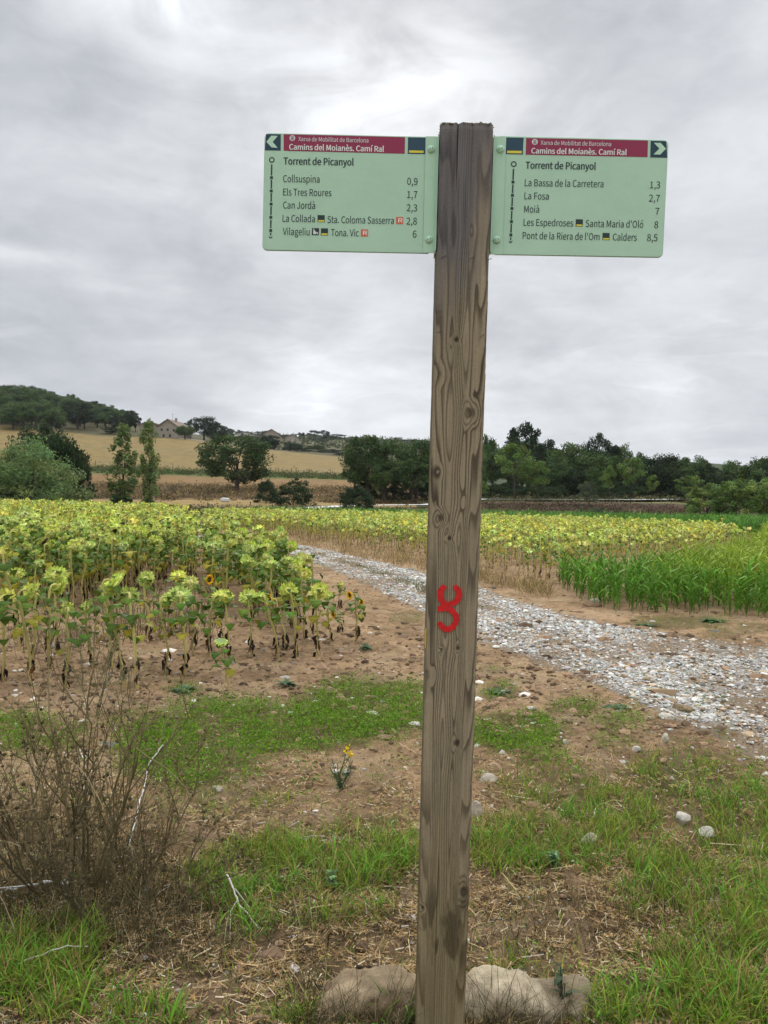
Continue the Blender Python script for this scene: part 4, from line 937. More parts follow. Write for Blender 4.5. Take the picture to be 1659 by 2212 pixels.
def build_crop():
    rnd = np.random.default_rng(15); g1 = np.array([.080, .195, .022]); g2 = np.array([.20, .29, .038])
    P = rows(CROPg, (1, .1), .19, .12, rnd, .06, .05); px, py = proj(np.concatenate([P, np.zeros((len(P), 1))], 1)); k = (px > 1150) & (px < 1720); P, px, py = P[k], px[k], py[k]
    k = rnd.random(len(P)) < .55 + .45 * ss(.36, .52, fbm(P[:, 0] * 1.1, P[:, 1] * 1.1, 177)); P, px, py = P[k], px[k], py[k]
    o_ = np.argsort(P[:, 1]); P, px, py = P[o_], px[o_], py[o_]
    protos = []
    for q in range(10):
        rr = np.random.default_rng(700 + q); protos.append(crop_plant(rr.uniform(.48, .68), rr, g1 * rr.uniform(.75, 1.2)).mesh('crop_plant', M_plant))
    n_ind = 110
    for q in range(min(n_ind, len(P))):
        s = rnd.uniform(.6, 1.25); o = link('crop_plant', protos[q % 10]); o.location = (P[q, 0], P[q, 1], float(terrain(P[q, 0], P[q, 1])) - .01); o.rotation_euler = (0, 0, rnd.uniform(0, 6.28)); o.scale = (s, s, s)
        tag(o, 'tall broad-bladed green crop plant at the near edge of the right-hand patch', 'crop plant', 'green crop plants by the track')
    mb = MB()
    for q in range(n_ind, len(P)):
        mix = ss(1380, 1600, px[q] + rnd.normal() * 60); c = g1 * (1 - mix) + g2 * mix
        V, q4, t3, C = crop_plant(rnd.uniform(.48, .66) * (1 + .30 * mix), rnd, c * rnd.uniform(.8, 1.2), 6, 3).arrays(); mb.add(V + np.array([P[q, 0], P[q, 1], float(terrain(P[q, 0], P[q, 1]))]), [q4, t3], C)
    tag(mb.obj('green_crop', M_plant), 'dense tall green crop turning yellowish to the right', 'crop', None, 'stuff')
    P = rows(STRIPg, (1, .1), .42, .30, rnd, .08, .05); mb = MB()
    for x, y in P:
        V, q4, t3, C = crop_plant(rnd.uniform(.75, 1.0), rnd, np.array([.075, .19, .03]) * rnd.uniform(.75, 1.3), 5, 2).arrays(); mb.add(V * np.array([1.4, 1.4, 1]) + np.array([x, y, float(terrain(x, y))]), [q4, t3], C)
    tag(mb.obj('green_crop', M_plant), 'bright green maize strip behind the right sunflower field', 'crop', None, 'stuff')
build_crop()

# ------------------------------------------------------------------ near ground: gravel, stones, grass, litter
def build_gravel():
    rnd = np.random.default_rng(25); n = 180000
    i = rnd.uniform(0, NT - 1, n); v = rnd.uniform(-.10, 1.10, n); ii = np.arange(NT)
    X = np.interp(i, ii, TLs[:, 0]) * (1 - v) + np.interp(i, ii, TRs[:, 0]) * v; Y = np.interp(i, ii, TLs[:, 1]) * (1 - v) + np.interp(i, ii, TRs[:, 1]) * v
    # spacing along the track: fewer candidates where it is far
    px, py = proj(np.stack([X, Y, np.zeros(n)], 1)); s = rut(np.clip(v, 0, 1), X, Y)
    k = (rnd.random(n) < np.clip(s * 1.05, 0, 1) * np.where((v < 0) | (v > 1), .12, 1)) & (px < 1720) & (px > 400) & (Y > 4); X, Y, s = X[k], Y[k], s[k]
    X = X[:68000]; Y = Y[:68000]; m = len(X)
    size = np.exp(rnd.normal(math.log(.0086), .50, m)) * (1 + .035 * np.maximum(Y - 8, 0)); size = np.clip(size, .005, .045)
    V0, F0 = ico(0); nv = len(V0)
    A = rnd.uniform(0, 6.28, m); sx, sy, sz = size * rnd.uniform(.8, 1.5, m), size * rnd.uniform(.7, 1.1, m), size * rnd.uniform(.35, .7, m)
    J = V0[None] * (1 + rnd.normal(size=(m, nv, 1)) * .16) * np.stack([sx, sy, sz], 1)[:, None]
    ca, sa = np.cos(A)[:, None], np.sin(A)[:, None]
    W = np.stack([J[..., 0] * ca - J[..., 1] * sa + X[:, None], J[..., 0] * sa + J[..., 1] * ca + Y[:, None], J[..., 2] + (terrain(X, Y) + .006 + sz * .25)[:, None]], -1)
    tone = np.clip(rnd.normal(.47, .16, m), .09, .80); C = tone[:, None] * np.array([.95, .925, .855]) * (1 + rnd.normal(size=(m, 3)) * .025); br = rnd.random(m) < .24; C[br] = C[br] * np.array([.8, .62, .45])
    mb = MB(); mb.add(W.reshape(-1, 3), (F0[None] + (np.arange(m) * nv)[:, None, None]).reshape(-1, 3), np.repeat(np.clip(C, .02, .85), nv, 0))
    tag(mb.obj('gravel', M_pebble), 'loose pale grey stones covering the ruts of the track', 'gravel', None, 'stuff')
    # scattered small stones and clods on the soil
    G, px, py = sampled(60000, 1150, 2212, -80, 1720, lambda a, b: .14 + .50 * ss(1300, 1450, b) * (1 - ss(1500, 1700, b)), rnd)
    m = len(G); size = np.exp(rnd.normal(math.log(.0088), .55, m)) * np.clip(G[:, 1] / 5, .7, 2.2); J = V0[None] * (1 + rnd.normal(size=(m, nv, 1)) * .2) * np.stack([size * rnd.uniform(.8, 1.5, m), size, size * .6], 1)[:, None]
    W = J + G[:, None]; C = np.where((rnd.random(m) < .06)[:, None], np.array([.50, .46, .40]), np.array([.235, .155, .095])) * rnd.uniform(.3, 1.4, (m, 1))
    mb = MB(); mb.add(W.reshape(-1, 3), (F0[None] + (np.arange(m) * nv)[:, None, None]).reshape(-1, 3), np.repeat(C, nv, 0))
    tag(mb.obj('soil_crumbs', M_pebble), 'small clods and pebbles strewn over the brown soil', 'soil crumbs', None, 'stuff')
build_gravel()

def stone(name, px, py, wpx, hpx, label, col, seed, cat='stone', sub=3, flat=None, group=None, sink=.25, rough=.16):
    rnd = np.random.default_rng(seed); g = gp(px, py); d = g[1]; W = wpx * d / F / 2; H = hpx * d / F
    V, Fc = ico(sub); pn = unit(rnd.normal(size=(11, 3))); cc = rnd.uniform(.58, .92, 11); dt = V @ pn.T
    V = V * np.minimum(1.0, np.min(np.where(dt > .05, cc[None] / np.maximum(dt, .05), 9), 1))[:, None] * 1.15; V = V * (1 + .05 * (n3(V, 6, seed) - .5))[:, None]
    V = V * np.array([W, W * .7, H * .62]); V[:, 2] += H * (.5 - sink)
    z = float(terrain(g[0], g[1])); V += np.array([g[0], g[1], z])
    C = np.array(col) * (.75 + .5 * n3(V, 14 / max(.05, W * 4), seed + 7))[:, None]
    m = MB(); m.add(V, Fc, C); return tag(m.obj(name, M_stone), label, cat, group)
STONES = [(1473, 1783, 36, 26, 'white lumpy stone in the right-hand grass, the larger of a pair'), (1528, 1810, 36, 20, 'flat white stone just right of the larger pair stone'), (1273, 1832, 36, 28, 'rounded white stone at the rear edge of the thick grass'),
 (1052, 1688, 42, 22, 'smooth beige stone on bare soil right behind the post'), (1027, 1772, 30, 32, 'pale angular stone half hidden by the post'), (1437, 1605, 17, 20, 'upright grey-white stone standing on the verge below the track'), (1374, 1623, 19, 12, 'small white stone left of the upright verge stone'),
 (1346, 1643, 17, 7, 'small flat white stone nearest the thick grass on the verge'), (1222, 1600, 12, 13, 'little white stone on sparse grass right of the post'), (1284, 1302, 20, 14, 'grey stone by the green crop at the far track edge'), (1470, 1532, 46, 18, 'flat brown stone lying in the track ruts'),
 (930, 2060, 0, 0, ''), (468, 1717, 26, 14, 'pale stone in the straw left of the post'), (1440, 1552, 34, 12, 'long white stone at the near edge of the track'), (1655, 1672, 20, 10, 'white stone at the right picture edge below the track'), (1452, 1687, 13, 12, 'tiny white stone at the top of the right-hand grass')]
def build_stones():
    for q, (px, py, w, h, lab) in enumerate(STONES):
        if not w: continue
        col = (.52, .48, .40) if 'white' in lab else (.42, .36, .28)
        if 'brown' in lab: col = (.26, .19, .12)
        stone('stone', px, py, w, h, lab, col, 40 + q, group='loose stones on the ground', sub=3)
    # two big half-buried rocks at the foot of the post
    def big(pts_top, y_base, depth, lab, seed, col):
        """rock swept from a skyline: the silhouette gets a rounded front and back."""
        g0 = gp(pts_top[0][0], y_base); d = g0[1]; n, k = 60, 34
        xs = np.linspace(0, 1, n); P = np.array(pts_top, float); P[:, 1] += 34; px = P[0, 0] + xs * (P[-1, 0] - P[0, 0]); py = np.interp(px, P[:, 0], P[:, 1])
        top = np.array([CO + ray(a, b) * ((d + depth * .3) / ray(a, b)[1]) for a, b in zip(px, py)]); V = []
        for i in range(n):
            zt = top[i, 2]; e = math.sqrt(max(0, 1 - (2 * xs[i] - 1) ** 4)); zb = -.06
            for a in np.linspace(0, math.pi, k):
                cy, sy = math.cos(a), math.sin(a)
                V.append((top[i, 0], d + depth * .5 - np.sign(cy) * abs(cy) ** .75 * depth * .5 * (.25 + .75 * e), zb + (zt - zb) * sy ** .62))
        V = np.array(V); nz = n3(V, 9, seed) - .5; n2 = n3(V, 26, seed + 4) - .5; n_4 = n3(V, 70, seed + 8) - .5
        V = V + np.stack([nz * .02 + n2 * .02, nz * .08 + n2 * .05 + n_4 * .016, nz * .025 + n2 * .028 + n_4 * .014], 1)
        i = np.arange(n - 1)[:, None] * k; j = np.arange(k - 1)[None]
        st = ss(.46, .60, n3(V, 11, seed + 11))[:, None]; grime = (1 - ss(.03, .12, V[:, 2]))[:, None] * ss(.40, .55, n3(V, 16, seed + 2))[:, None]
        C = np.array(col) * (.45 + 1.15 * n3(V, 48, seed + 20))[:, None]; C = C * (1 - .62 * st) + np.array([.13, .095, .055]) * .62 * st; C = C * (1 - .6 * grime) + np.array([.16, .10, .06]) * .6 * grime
        m = MB(); m.add(V, np.stack([i + j, i + k + j, i + k + j + 1, i + j + 1], -1).reshape(-1, 4), C)
        tag(m.obj('rock', M_stone, smooth=True), lab, 'rock', 'half-buried rocks at the post')
    big([(664, 2192), (676, 2150), (700, 2118), (740, 2097), (790, 2086), (830, 2086), (880, 2092), (930, 2110), (965, 2150)], 2205, .16, 'large brown-stained half-buried rock left of the post foot', 61, (.42, .325, .205))
    big([(975, 2190), (990, 2120), (1030, 2090), (1070, 2080), (1110, 2084), (1150, 2096), (1200, 2102), (1250, 2100), (1274, 2112), (1286, 2150), (1292, 2195)], 2205, .15, 'long pale beige half-buried rock right of the post foot', 62, (.49, .41, .28))
build_stones()

def build_grass():
    rnd = np.random.default_rng(35)
    # short bright ground cover: small leaves on little stalks
    G, px, py = sampled(90000, 1330, 1760, -120, 1750, lambda a, b: blobs(a, b, GREEN) * (.15 + 1.0 * ss(.36, .6, fbm(a * .02, b * .045, 55))) + .10 * ss(.56, .68, fbm(a * .025, b * .06, 56)) * ss(1400, 1480, b), rnd)
    n = len(G); k = 5; C = np.repeat(G, k, 0) + rnd.normal(size=(n * k, 3)) * np.array([.03, .03, .006]); C[:, 2] += .006 + rnd.random(n * k) ** 1.3 * .06
    V, q = leaf_quads(C, np.clip(rnd.normal(.0085, .003, n * k), .004, .016), rnd, .3, .45); col = np.array([.120, .265, .016]) * rnd.uniform(.35, 1.5, (n * k, 1)) * np.stack([rnd.uniform(.7, 1.5, n * k), np.ones(n * k), np.ones(n * k)], 1)
    mb = MB(); mb.add(V, q, rep(col, 4)); tag(mb.obj('ground_cover', M_plant), 'low bright green ground cover between the soil and the straw', 'ground cover', None, 'stuff')
    # grass blades
    def dens(a, b): return blobs(a, b, GRASS) * (.12 + 1.0 * ss(.38, .62, fbm(a * .018, b * .03, 66))) + .07 * ss(1480, 1700, b) * ss(.40, .60, fbm(a * .03, b * .05, 67)) + blobs(a, b, GREEN) * .75
    G, px, py = sampled(300000, 1330, 2330, -150, 1800, dens, rnd); n = len(G); sc = np.clip(.5 + 1.0 * blobs(px, py, GRASS), .4, 1.1) * np.where(py < 1720, .6, 1)
    h = np.exp(rnd.normal(math.log(.060), .40, n)) * sc; w = rnd.uniform(.0025, .0055, n) * np.where(py < 1700, 1.3, 1); col = np.array([.118, .255, .024]) * rnd.uniform(.5, 1.5, (n, 1)) * np.stack([rnd.uniform(.75, 1.9, n), np.ones(n), rnd.uniform(.8, 1.8, n)], 1)
    dryb = rnd.random(n) < .27; col[dryb] = np.array([.30, .22, .10]) * rnd.uniform(.6, 1.2, (dryb.sum(), 1))
    V, q, C = blades(G, h, w, rnd.uniform(0, 6.28, n), rnd.uniform(.05, .6, n), rnd.uniform(.2, 1.9, n), col, col * np.array([1.15, 1.1, .9]), 3, rnd)
    mb = MB(); mb.add(V, q, C); tag(mb.obj('grass', M_plant), 'loose tufts of green grass on the near verge', 'grass', None, 'stuff')
    # long tufts in the lower corners
    mb = MB(); T = [(60, 2090), (110, 2130), (30, 2160), (180, 2150), (150, 2060), (230, 2190), (340, 2210), (540, 2000), (640, 1900), (720, 1880), (600, 1930), (800, 1900), (860, 1880), (520, 1940), (1080, 1840), (1140, 1870), (1290, 1880), (1400, 1930), (1640, 2080), (1600, 2180), (1500, 2190), (1560, 1960), (1300, 2200), (1350, 2170), (1440, 2160), (1650, 1950), (10, 2060), (860, 2200), (1240, 1770), (1330, 1790), (1570, 1750), (1640, 1720), (1480, 1720)]
    for a, b in T:
        g = gp(a, b); m = int(rnd.integers(34, 60)); B = g + rnd.normal(size=(m, 3)) * np.array([.05, .05, 0]); B[:, 2] = terrain(B[:, 0], B[:, 1]); c = np.array([.098, .215, .024]) * rnd.uniform(.6, 1.5, (m, 1)) * np.stack([rnd.uniform(.8, 1.4, m), np.ones(m), np.ones(m)], 1)
        V, q, C = blades(B, rnd.uniform(.07, .17, m), rnd.uniform(.004, .0075, m), rnd.uniform(0, 6.28, m), rnd.uniform(.1, .5, m), rnd.uniform(.5, 2.3, m), c, c * 1.2, 5, rnd); mb.add(V, q, C)
    tag(mb.obj('grass', M_plant), 'longer arching grass clumps in the near corners and before the post', 'grass', None, 'stuff')
    # straw and dry litter
    def dl(a, b): return np.clip(.10 + .7 * ss(1560, 1720, b), 0, 1) * (.15 + .95 * ss(.38, .6, fbm(a * .012, b * .022, 44))) * (1 - .5 * blobs(a, b, GREEN))
    G, px, py = sampled(190000, 1380, 2330, -150, 1800, dl, rnd); n = len(G); az = rnd.uniform(0, 6.28, n); el = rnd.normal(0, .22, n); L = np.exp(rnd.normal(math.log(.027), .55, n)); L = np.clip(L, .008, .15); w = rnd.uniform(.0007, .0019, n)
    D = np.stack([np.cos(az) * np.cos(el), np.sin(az) * np.cos(el), np.sin(el)], 1); S = np.stack([-np.sin(az), np.cos(az), rnd.normal(size=n) * .4], 1); G[:, 2] += .004 + rnd.random(n) * .016
    V = np.stack([G - D * L[:, None] / 2 - S * w[:, None], G - D * L[:, None] / 2 + S * w[:, None], G + D * L[:, None] / 2 + S * w[:, None], G + D * L[:, None] / 2 - S * w[:, None]], 1).reshape(-1, 3)
    pal = np.array([[.42, .31, .16], [.30, .195, .09], [.52, .44, .30], [.16, .10, .05], [.38, .24, .10], [.06, .042, .026]]); c = pal[rnd.choice(6, n, p=[.20, .26, .06, .20, .15, .13])] * rnd.uniform(.7, 1.25, (n, 1)); pale = rnd.random(n) < .012; c[pale] = np.array([.62, .60, .56])
    mb = MB(); mb.add(V, np.arange(4 * n).reshape(-1, 4), rep(c, 4)); tag(mb.obj('straw_litter', M_dry), 'broken dry straw and stalk litter lying on the soil', 'straw', None, 'stuff')
    # standing dry grass on the near verge, thicker round the dead weed
    DG = [(200, 1960, 280, 120, 1.0), (60, 2010, 180, 80, 1.0), (150, 1860, 240, 90, .8), (330, 1930, 130, 70, .8), (400, 2050, 160, 60, .5), (700, 2010, 200, 40, .35), (1200, 2010, 250, 60, .35), (1450, 1980, 200, 40, .4), (60, 1800, 120, 90, .5), (300, 1830, 90, 80, .4), (1130, 2180, 140, 30, .4), (1500, 2080, 120, 60, .4), (760, 2215, 170, 34, 1.0), (1120, 2212, 170, 34, 1.0), (660, 2150, 60, 40, .7)]
    G, px, py = sampled(85000, 1600, 2330, -200, 1750, lambda a, b: blobs(a, b, DG) * .9 + .05, rnd); n = len(G); c = np.array([[.16, .125, .055], [.075, .062, .03], [.32, .26, .15], [.038, .040, .018]])[rnd.choice(4, n, p=[.3, .3, .12, .28])] * rnd.uniform(.6, 1.25, (n, 1))
    V, q, C = blades(G, np.exp(rnd.normal(math.log(.075), .45, n)) * (.7 + .6 * blobs(px, py, DG)), rnd.uniform(.0012, .0032, n), rnd.uniform(0, 6.28, n), rnd.uniform(.1, 1.0, n), rnd.uniform(-.3, 1.8, n), c, c, 3, rnd); mb = MB(); mb.add(V, q, C)
    tag(mb.obj('dry_grass', M_dry), 'thin brown dead grass standing round the weed and on the verge', 'dry grass', None, 'stuff')
    # tan grass fringe between the track and the right field
    P = rng.random
    FR = [(600, 1170), (700, 1186), (800, 1206), (900, 1226), (1000, 1248), (1080, 1268), (1150, 1280), (1195, 1290)]
    fx = np.array([p[0] for p in FR]); fy = np.array([p[1] for p in FR])
    def df(a, b): 
        c = np.interp(a, fx, fy); return np.clip(1.2 - np.abs(b - (c - 10)) / 17, 0, 1) * (.5 + .5 * ss(.4, .6, fbm(a * .03, b * .05, 88))) * (a > 570) * (a < 1190)
    G, px, py = sampled(60000, 1140, 1310, 560, 1200, df, rnd); n = len(G); c = np.array([[.30, .215, .095], [.21, .145, .065], [.38, .28, .13], [.11, .125, .04]])[np.clip(rnd.normal(3.6 * fbm(G[:, 0] * .9, G[:, 1] * .9, 133), .7, n), 0, 3).astype(int)] * rnd.uniform(.6, 1.25, (n, 1))
    V, q, C = blades(G, rnd.uniform(.10, .34, n), rnd.uniform(.005, .012, n), rnd.uniform(0, 6.28, n), rnd.uniform(.05, .9, n), rnd.uniform(.1, 1.9, n), c, c * 1.15, 3, rnd); mb = MB(); mb.add(V, q, C)
    tag(mb.obj('dry_grass', M_dry), 'tan grass fringe between the far track edge and the right sunflowers', 'dry grass', None, 'stuff')
    # tufts on the track's green middle and weeds in the bare gap
    i = rnd.uniform(0, NT - 1, 9000); v = rnd.normal(.5, .07, 9000); ii = np.arange(NT); X = np.interp(i, ii, TLs[:, 0]) * (1 - v) + np.interp(i, ii, TRs[:, 0]) * v; Y = np.interp(i, ii, TLs[:, 1]) * (1 - v) + np.interp(i, ii, TRs[:, 1]) * v
    k = (rnd.random(9000) < ss(.42, .6, fbm(X * .9, Y * .9, 99)) * ss(10, 13, Y)); X, Y = X[k], Y[k]; n = len(X); G = np.stack([X, Y, terrain(X, Y)], 1); c = np.array([.10, .13, .04]) * rnd.uniform(.6, 1.4, (n, 1)); c[::3] = np.array([.25, .19, .10])
    V, q, C = blades(G, rnd.uniform(.03, .10, n), rnd.uniform(.006, .014, n), rnd.uniform(0, 6.28, n), rnd.uniform(.2, .9, n), rnd.uniform(.1, 1.2, n), c, c, 2, rnd); mb = MB(); mb.add(V, q, C)
    WD = [(330, 1330, 110, 55, .8), (150, 1390, 140, 20, .5), (420, 1340, 60, 50, .4)]
    G, px, py = sampled(14000, 1250, 1440, 0, 560, lambda a, b: blobs(a, b, WD) * .6, rnd); n = len(G); c = np.array([.10, .105, .045]) * rnd.uniform(.5, 1.3, (n, 1)); c[::2] = np.array([.17, .12, .06])
    V, q, C = blades(G, rnd.uniform(.06, .28, n), rnd.uniform(.004, .012, n), rnd.uniform(0, 6.28, n), rnd.uniform(.05, .4, n), rnd.uniform(.1, .9, n), c, c, 2, rnd); mb.add(V, q, C)
    tag(mb.obj('weeds', M_plant), 'thin weeds in the bare gap of the left field and along the track middle', 'weeds', None, 'stuff')
build_grass()

# ---- the dead weed at the left and small plants
def dead_weed(px, py, top_py, n_stems, spread, seed, label, col, lean=(0, 0)):
    rnd = np.random.default_rng(seed); g = gp(px, py); g[2] = float(terrain(g[0], g[1])); d = ray(px, top_py); H = (CO + d * (g[1] / d[1]))[2] - g[2]
    o = empty('dead_weed', g, label, 'dead weed', 'dead weeds at the left'); heads = []
    def grow(mb, p, dirv, L, r, depth):
        n = 6; P = [p]; q = np.array(dirv, float)
        for _ in range(n):
            q = unit(q + rnd.normal(size=3) * .10 + np.array([0, 0, .05])); P.append(P[-1] + q * L / n)
        P = np.array(P); V, Fq = tube(P, np.linspace(r, r * .45, n + 1), 4 if depth else 5); mb.add(V, Fq, col * rnd.uniform(.55, 1.35) * np.ones(3))
        if depth >= 3 or L < .05: 
            if rnd.random() < .42: heads.append((P[-1], q))
            return
        for _ in range(int(rnd.integers(2, 5)) if depth else int(rnd.integers(3, 6))):
            k = int(rnd.integers(2, n + 1)); s = unit(unit(P[k] - P[k - 1]) + rnd.normal(size=3) * .48 + np.array([0, 0, .12])); grow(mb, P[k], s, L * rnd.uniform(.35, .62), r * .58, depth + 1)
    V0, F0 = ico(0)
    for s in range(n_stems):
        a = rnd.uniform(0, 6.28); mb = MB(); dv = np.array([math.cos(a) * spread + lean[0], math.sin(a) * spread * .7 + lean[1], 1.0]); p = np.array([math.cos(a), math.sin(a), 0]) * rnd.uniform(.0, .05)
        heads.clear(); grow(mb, p, unit(dv), H * rnd.uniform(.55, .82), rnd.uniform(.0035, .0062) * (H / .7) ** .5, 0)
        for hp, q in heads:
            Rh = rnd.uniform(.004, .009); mb.add(V0 * np.array([Rh, Rh, Rh * .8]) * (1 + rnd.normal(size=(12, 1)) * .2) + hp, F0, col * rnd.uniform(.5, 1.0))
            for _ in range(5):
                dd = unit(q + rnd.normal(size=3) * .7); t_ = np.cross(dd, rnd.normal(size=3)); t_ = unit(t_) * .0018; mb.add(np.array([hp - t_, hp + t_, hp + dd * Rh * 2.6]), np.array([[0, 1, 2]]), col * rnd.uniform(.6, 1.3))
        mb.obj('stem', M_dry, o)
    return o
def branch(name, pts, r, label, col, cat='twig', side=()):
    """pts: (px, py, height above soil)"""
    P = []
    for a, b, z in pts:
        g = gp(a, b, z); P.append(g + np.array([0, 0, float(terrain(g[0], g[1]))]))
    P = np.array(P); t = np.linspace(0, 1, len(P)); t2 = np.linspace(0, 1, 14); Q = np.stack([np.interp(t2, t, P[:, k]) for k in range(3)], 1); Q[1:-1] += rng.normal(size=(12, 3)) * r * .5
    mb = MB(); V, Fq = tube(Q, np.linspace(r, r * .5, 14), 6); mb.add(V, Fq, np.array(col) * (.8 + .4 * rng.random((len(V), 1))))
    for sd in side:
        S = np.array([gp(a, b, z) + np.array([0, 0, float(terrain(*gp(a, b, z)[:2]))]) for a, b, z in sd]); V, Fq = tube(S, np.linspace(r * .6, r * .3, len(S)), 5); mb.add(V, Fq, np.array(col) * .9)
    return tag(mb.obj(name, M_dry, smooth=True), label, cat)
def build_weeds():
    br = np.array([.17, .135, .068]); dk = np.array([.085, .070, .038])
    dead_weed(192, 1925, 1440, 9, .36, 81, 'tallest dead brown weed with many forking stems in the left foreground', br)
    dead_weed(120, 1950, 1570, 7, .55, 82, 'dark dead weed leaning left beside the tallest one', dk, (-.3, 0))
    dead_weed(285, 1930, 1590, 7, .6, 83, 'dead weed spreading to the right of the tallest one', br, (.35, 0))
    dead_weed(20, 1960, 1600, 6, .5, 84, 'dead weed at the left picture edge', br * 1.1, (-.1, 0))
    dead_weed(360, 1985, 1760, 6, .8, 85, 'low tangled dead weed at the right end of the clump', dk * 1.2, (.2, 0))
    dead_weed(215, 2010, 1780, 8, .9, 86, 'low dense dead weed in front of the tallest one', dk)
    wh = (.60, .585, .56)
    branch('dead_stalk', [(268, 1850, .0), (300, 1745, .10), (322, 1650, .22), (352, 1612, .26)], .0042, 'white dry stalk slanting up through the dead weed', wh)
    branch('dead_stalk', [(190, 1790, .05), (178, 1720, .12), (185, 1660, .2), (172, 1610, .26)], .0035, 'short whitish stalk inside the tallest dead weed', (.5, .46, .40))
    branch('twig', [(152, 1905, .06), (105, 1912, .05), (40, 1925, .04), (-30, 1932, .03)], .0055, 'peeled white twig sticking in from the left edge', wh, side=[[(100, 1912, .05), (40, 1918, .08), (-20, 1916, .09)]])
    branch('twig', [(490, 1888, .08), (505, 1915, .06), (512, 1938, .05), (535, 1965, .04), (560, 2010, .01)], .0042, 'forked whitish twig lying over the grass left of the post', (.50, .46, .40), side=[[(512, 1938, .05), (498, 1965, .03), (497, 2015, .01)], [(508, 1918, .06), (540, 1950, .05)]])
    branch('twig', [(0, 2120, .01), (60, 2080, .05), (140, 2052, .07), (190, 2040, .06)], .003, 'thin pale curved stalk arching at the lower left', (.44, .42, .33))
    branch('twig', [(770, 2094, .015), (830, 2089, .02), (892, 2088, .02)], .006, 'dark stick lying along the top of the left rock', (.05, .035, .025))
    # yellow-flowered toadflax
    g = gp(735, 1712); g[2] = float(terrain(g[0], g[1])); o = empty('toadflax_plant', g, 'small feathery plant with two yellow flower spikes on bare straw', 'wild flower'); rnd = np.random.default_rng(91)
    m = MB(); fl = MB()
    for s in range(9):
        a = rnd.uniform(0, 6.28); P = np.array([[0, 0, 0], [math.cos(a) * .03, math.sin(a) * .03, .06], [math.cos(a) * .06, math.sin(a) * .05, rnd.uniform(.1, .16)]])
        if s < 2: P[2] = [[.03, 0, .21], [.055, 0, .185]][s]
        V, Fq = tube(P, .0018, 4); c = np.array([.055, .10, .045]); m.add(V, Fq, c)
        C = np.concatenate([P[0] + (P[1] - P[0]) * rnd.random((22, 1)), P[1] + (P[2] - P[1]) * rnd.random((24, 1))]) + rnd.normal(size=(46, 3)) * .009; V, q = leaf_quads(C, .010, rnd, 0, .4); m.add(V, q, c * 1.1)
        if s < 2:
            C = P[2] + rnd.normal(size=(16, 3)) * np.array([.007, .007, .012]); V, q = leaf_quads(C, .0085, rnd, 0, 1.3); fl.add(V, q, np.array([.80, .60, .02]))
    m.obj('foliage', M_plant, o); fl.obj('flowers', M_plant, o)
    # weeds by the right rock and low rosettes on the soil
    def rosette(px, py, n, L, w, col, label, up=.5, name='broadleaf_weed', h=0):
        rnd = np.random.default_rng(int(px + py)); g = gp(px, py); g[2] = float(terrain(g[0], g[1])) + .004; m = MB()
        for q in range(n):
            a = rnd.uniform(0, 6.28); d = np.array([math.cos(a), math.sin(a), rnd.uniform(.05, up)]); z0 = np.array([0, 0, rnd.uniform(0, h)]); heart_leaf(m, z0 + d * .01, d, L * rnd.uniform(.6, 1.15), w * rnd.uniform(.7, 1.2), rnd.uniform(.3, 1.2), np.array(col) * rnd.uniform(.6, 1.4), rnd)
            if h: V, Fq = tube([np.zeros(3), z0 + d * .01], .002, 3); m.add(V, Fq, np.array(col))
        o = m.obj(name, M_plant); o.location = g; return tag(o, label, 'weed')
    gr = (.075, .12, .055)
    rosette(1215, 2195, 16, .040, .018, (.05, .075, .04), 'dark upright leafy weed in front of the pale rock', 1.6, h=.14)
    rosette(1080, 1500, 60, .09, .05, (.06, .085, .045), 'dark spreading weed on brown soil right of the post', .4)
    rosette(620, 1480, 26, .11, .04, gr, 'flat rosette weed on bare soil before the field corner', .7)
    rosette(395, 1492, 34, .12, .05, gr, 'flat grey-green weed on soil left of the bright cover', .4)
    rosette(1330, 1530, 60, .10, .05, (.06, .10, .04), 'dark green creeping weed on the slope below the track', .4)
    rosette(1395, 1352, 50, .14, .07, (.06, .105, .04), 'low green weed between the track and the green crop', .5)
    rosette(1540, 1345, 60, .16, .08, (.06, .11, .04), 'broad low weed patch before the green crop at the right', .5)
    rosette(715, 1925, 46, .022, .022, (.12, .20, .075), 'pale round-leaved weed in the grass left of the post', .8, h=.06)
    rosette(1195, 1880, 44, .026, .016, (.11, .19, .075), 'silvery green weed in the grass right of the post', .9, h=.05)
    rosette(790, 1405, 30, .09, .04, gr, 'weed tuft on bare soil before the post', .8)
    # tall dark dock stem with pale dots left in the field margin
    dead_weed(205, 1540, 1350, 4, .18, 87, 'grey-green branching weed with tiny pale flowers before the front sunflowers', np.array([.12, .13, .06]))
build_weeds()

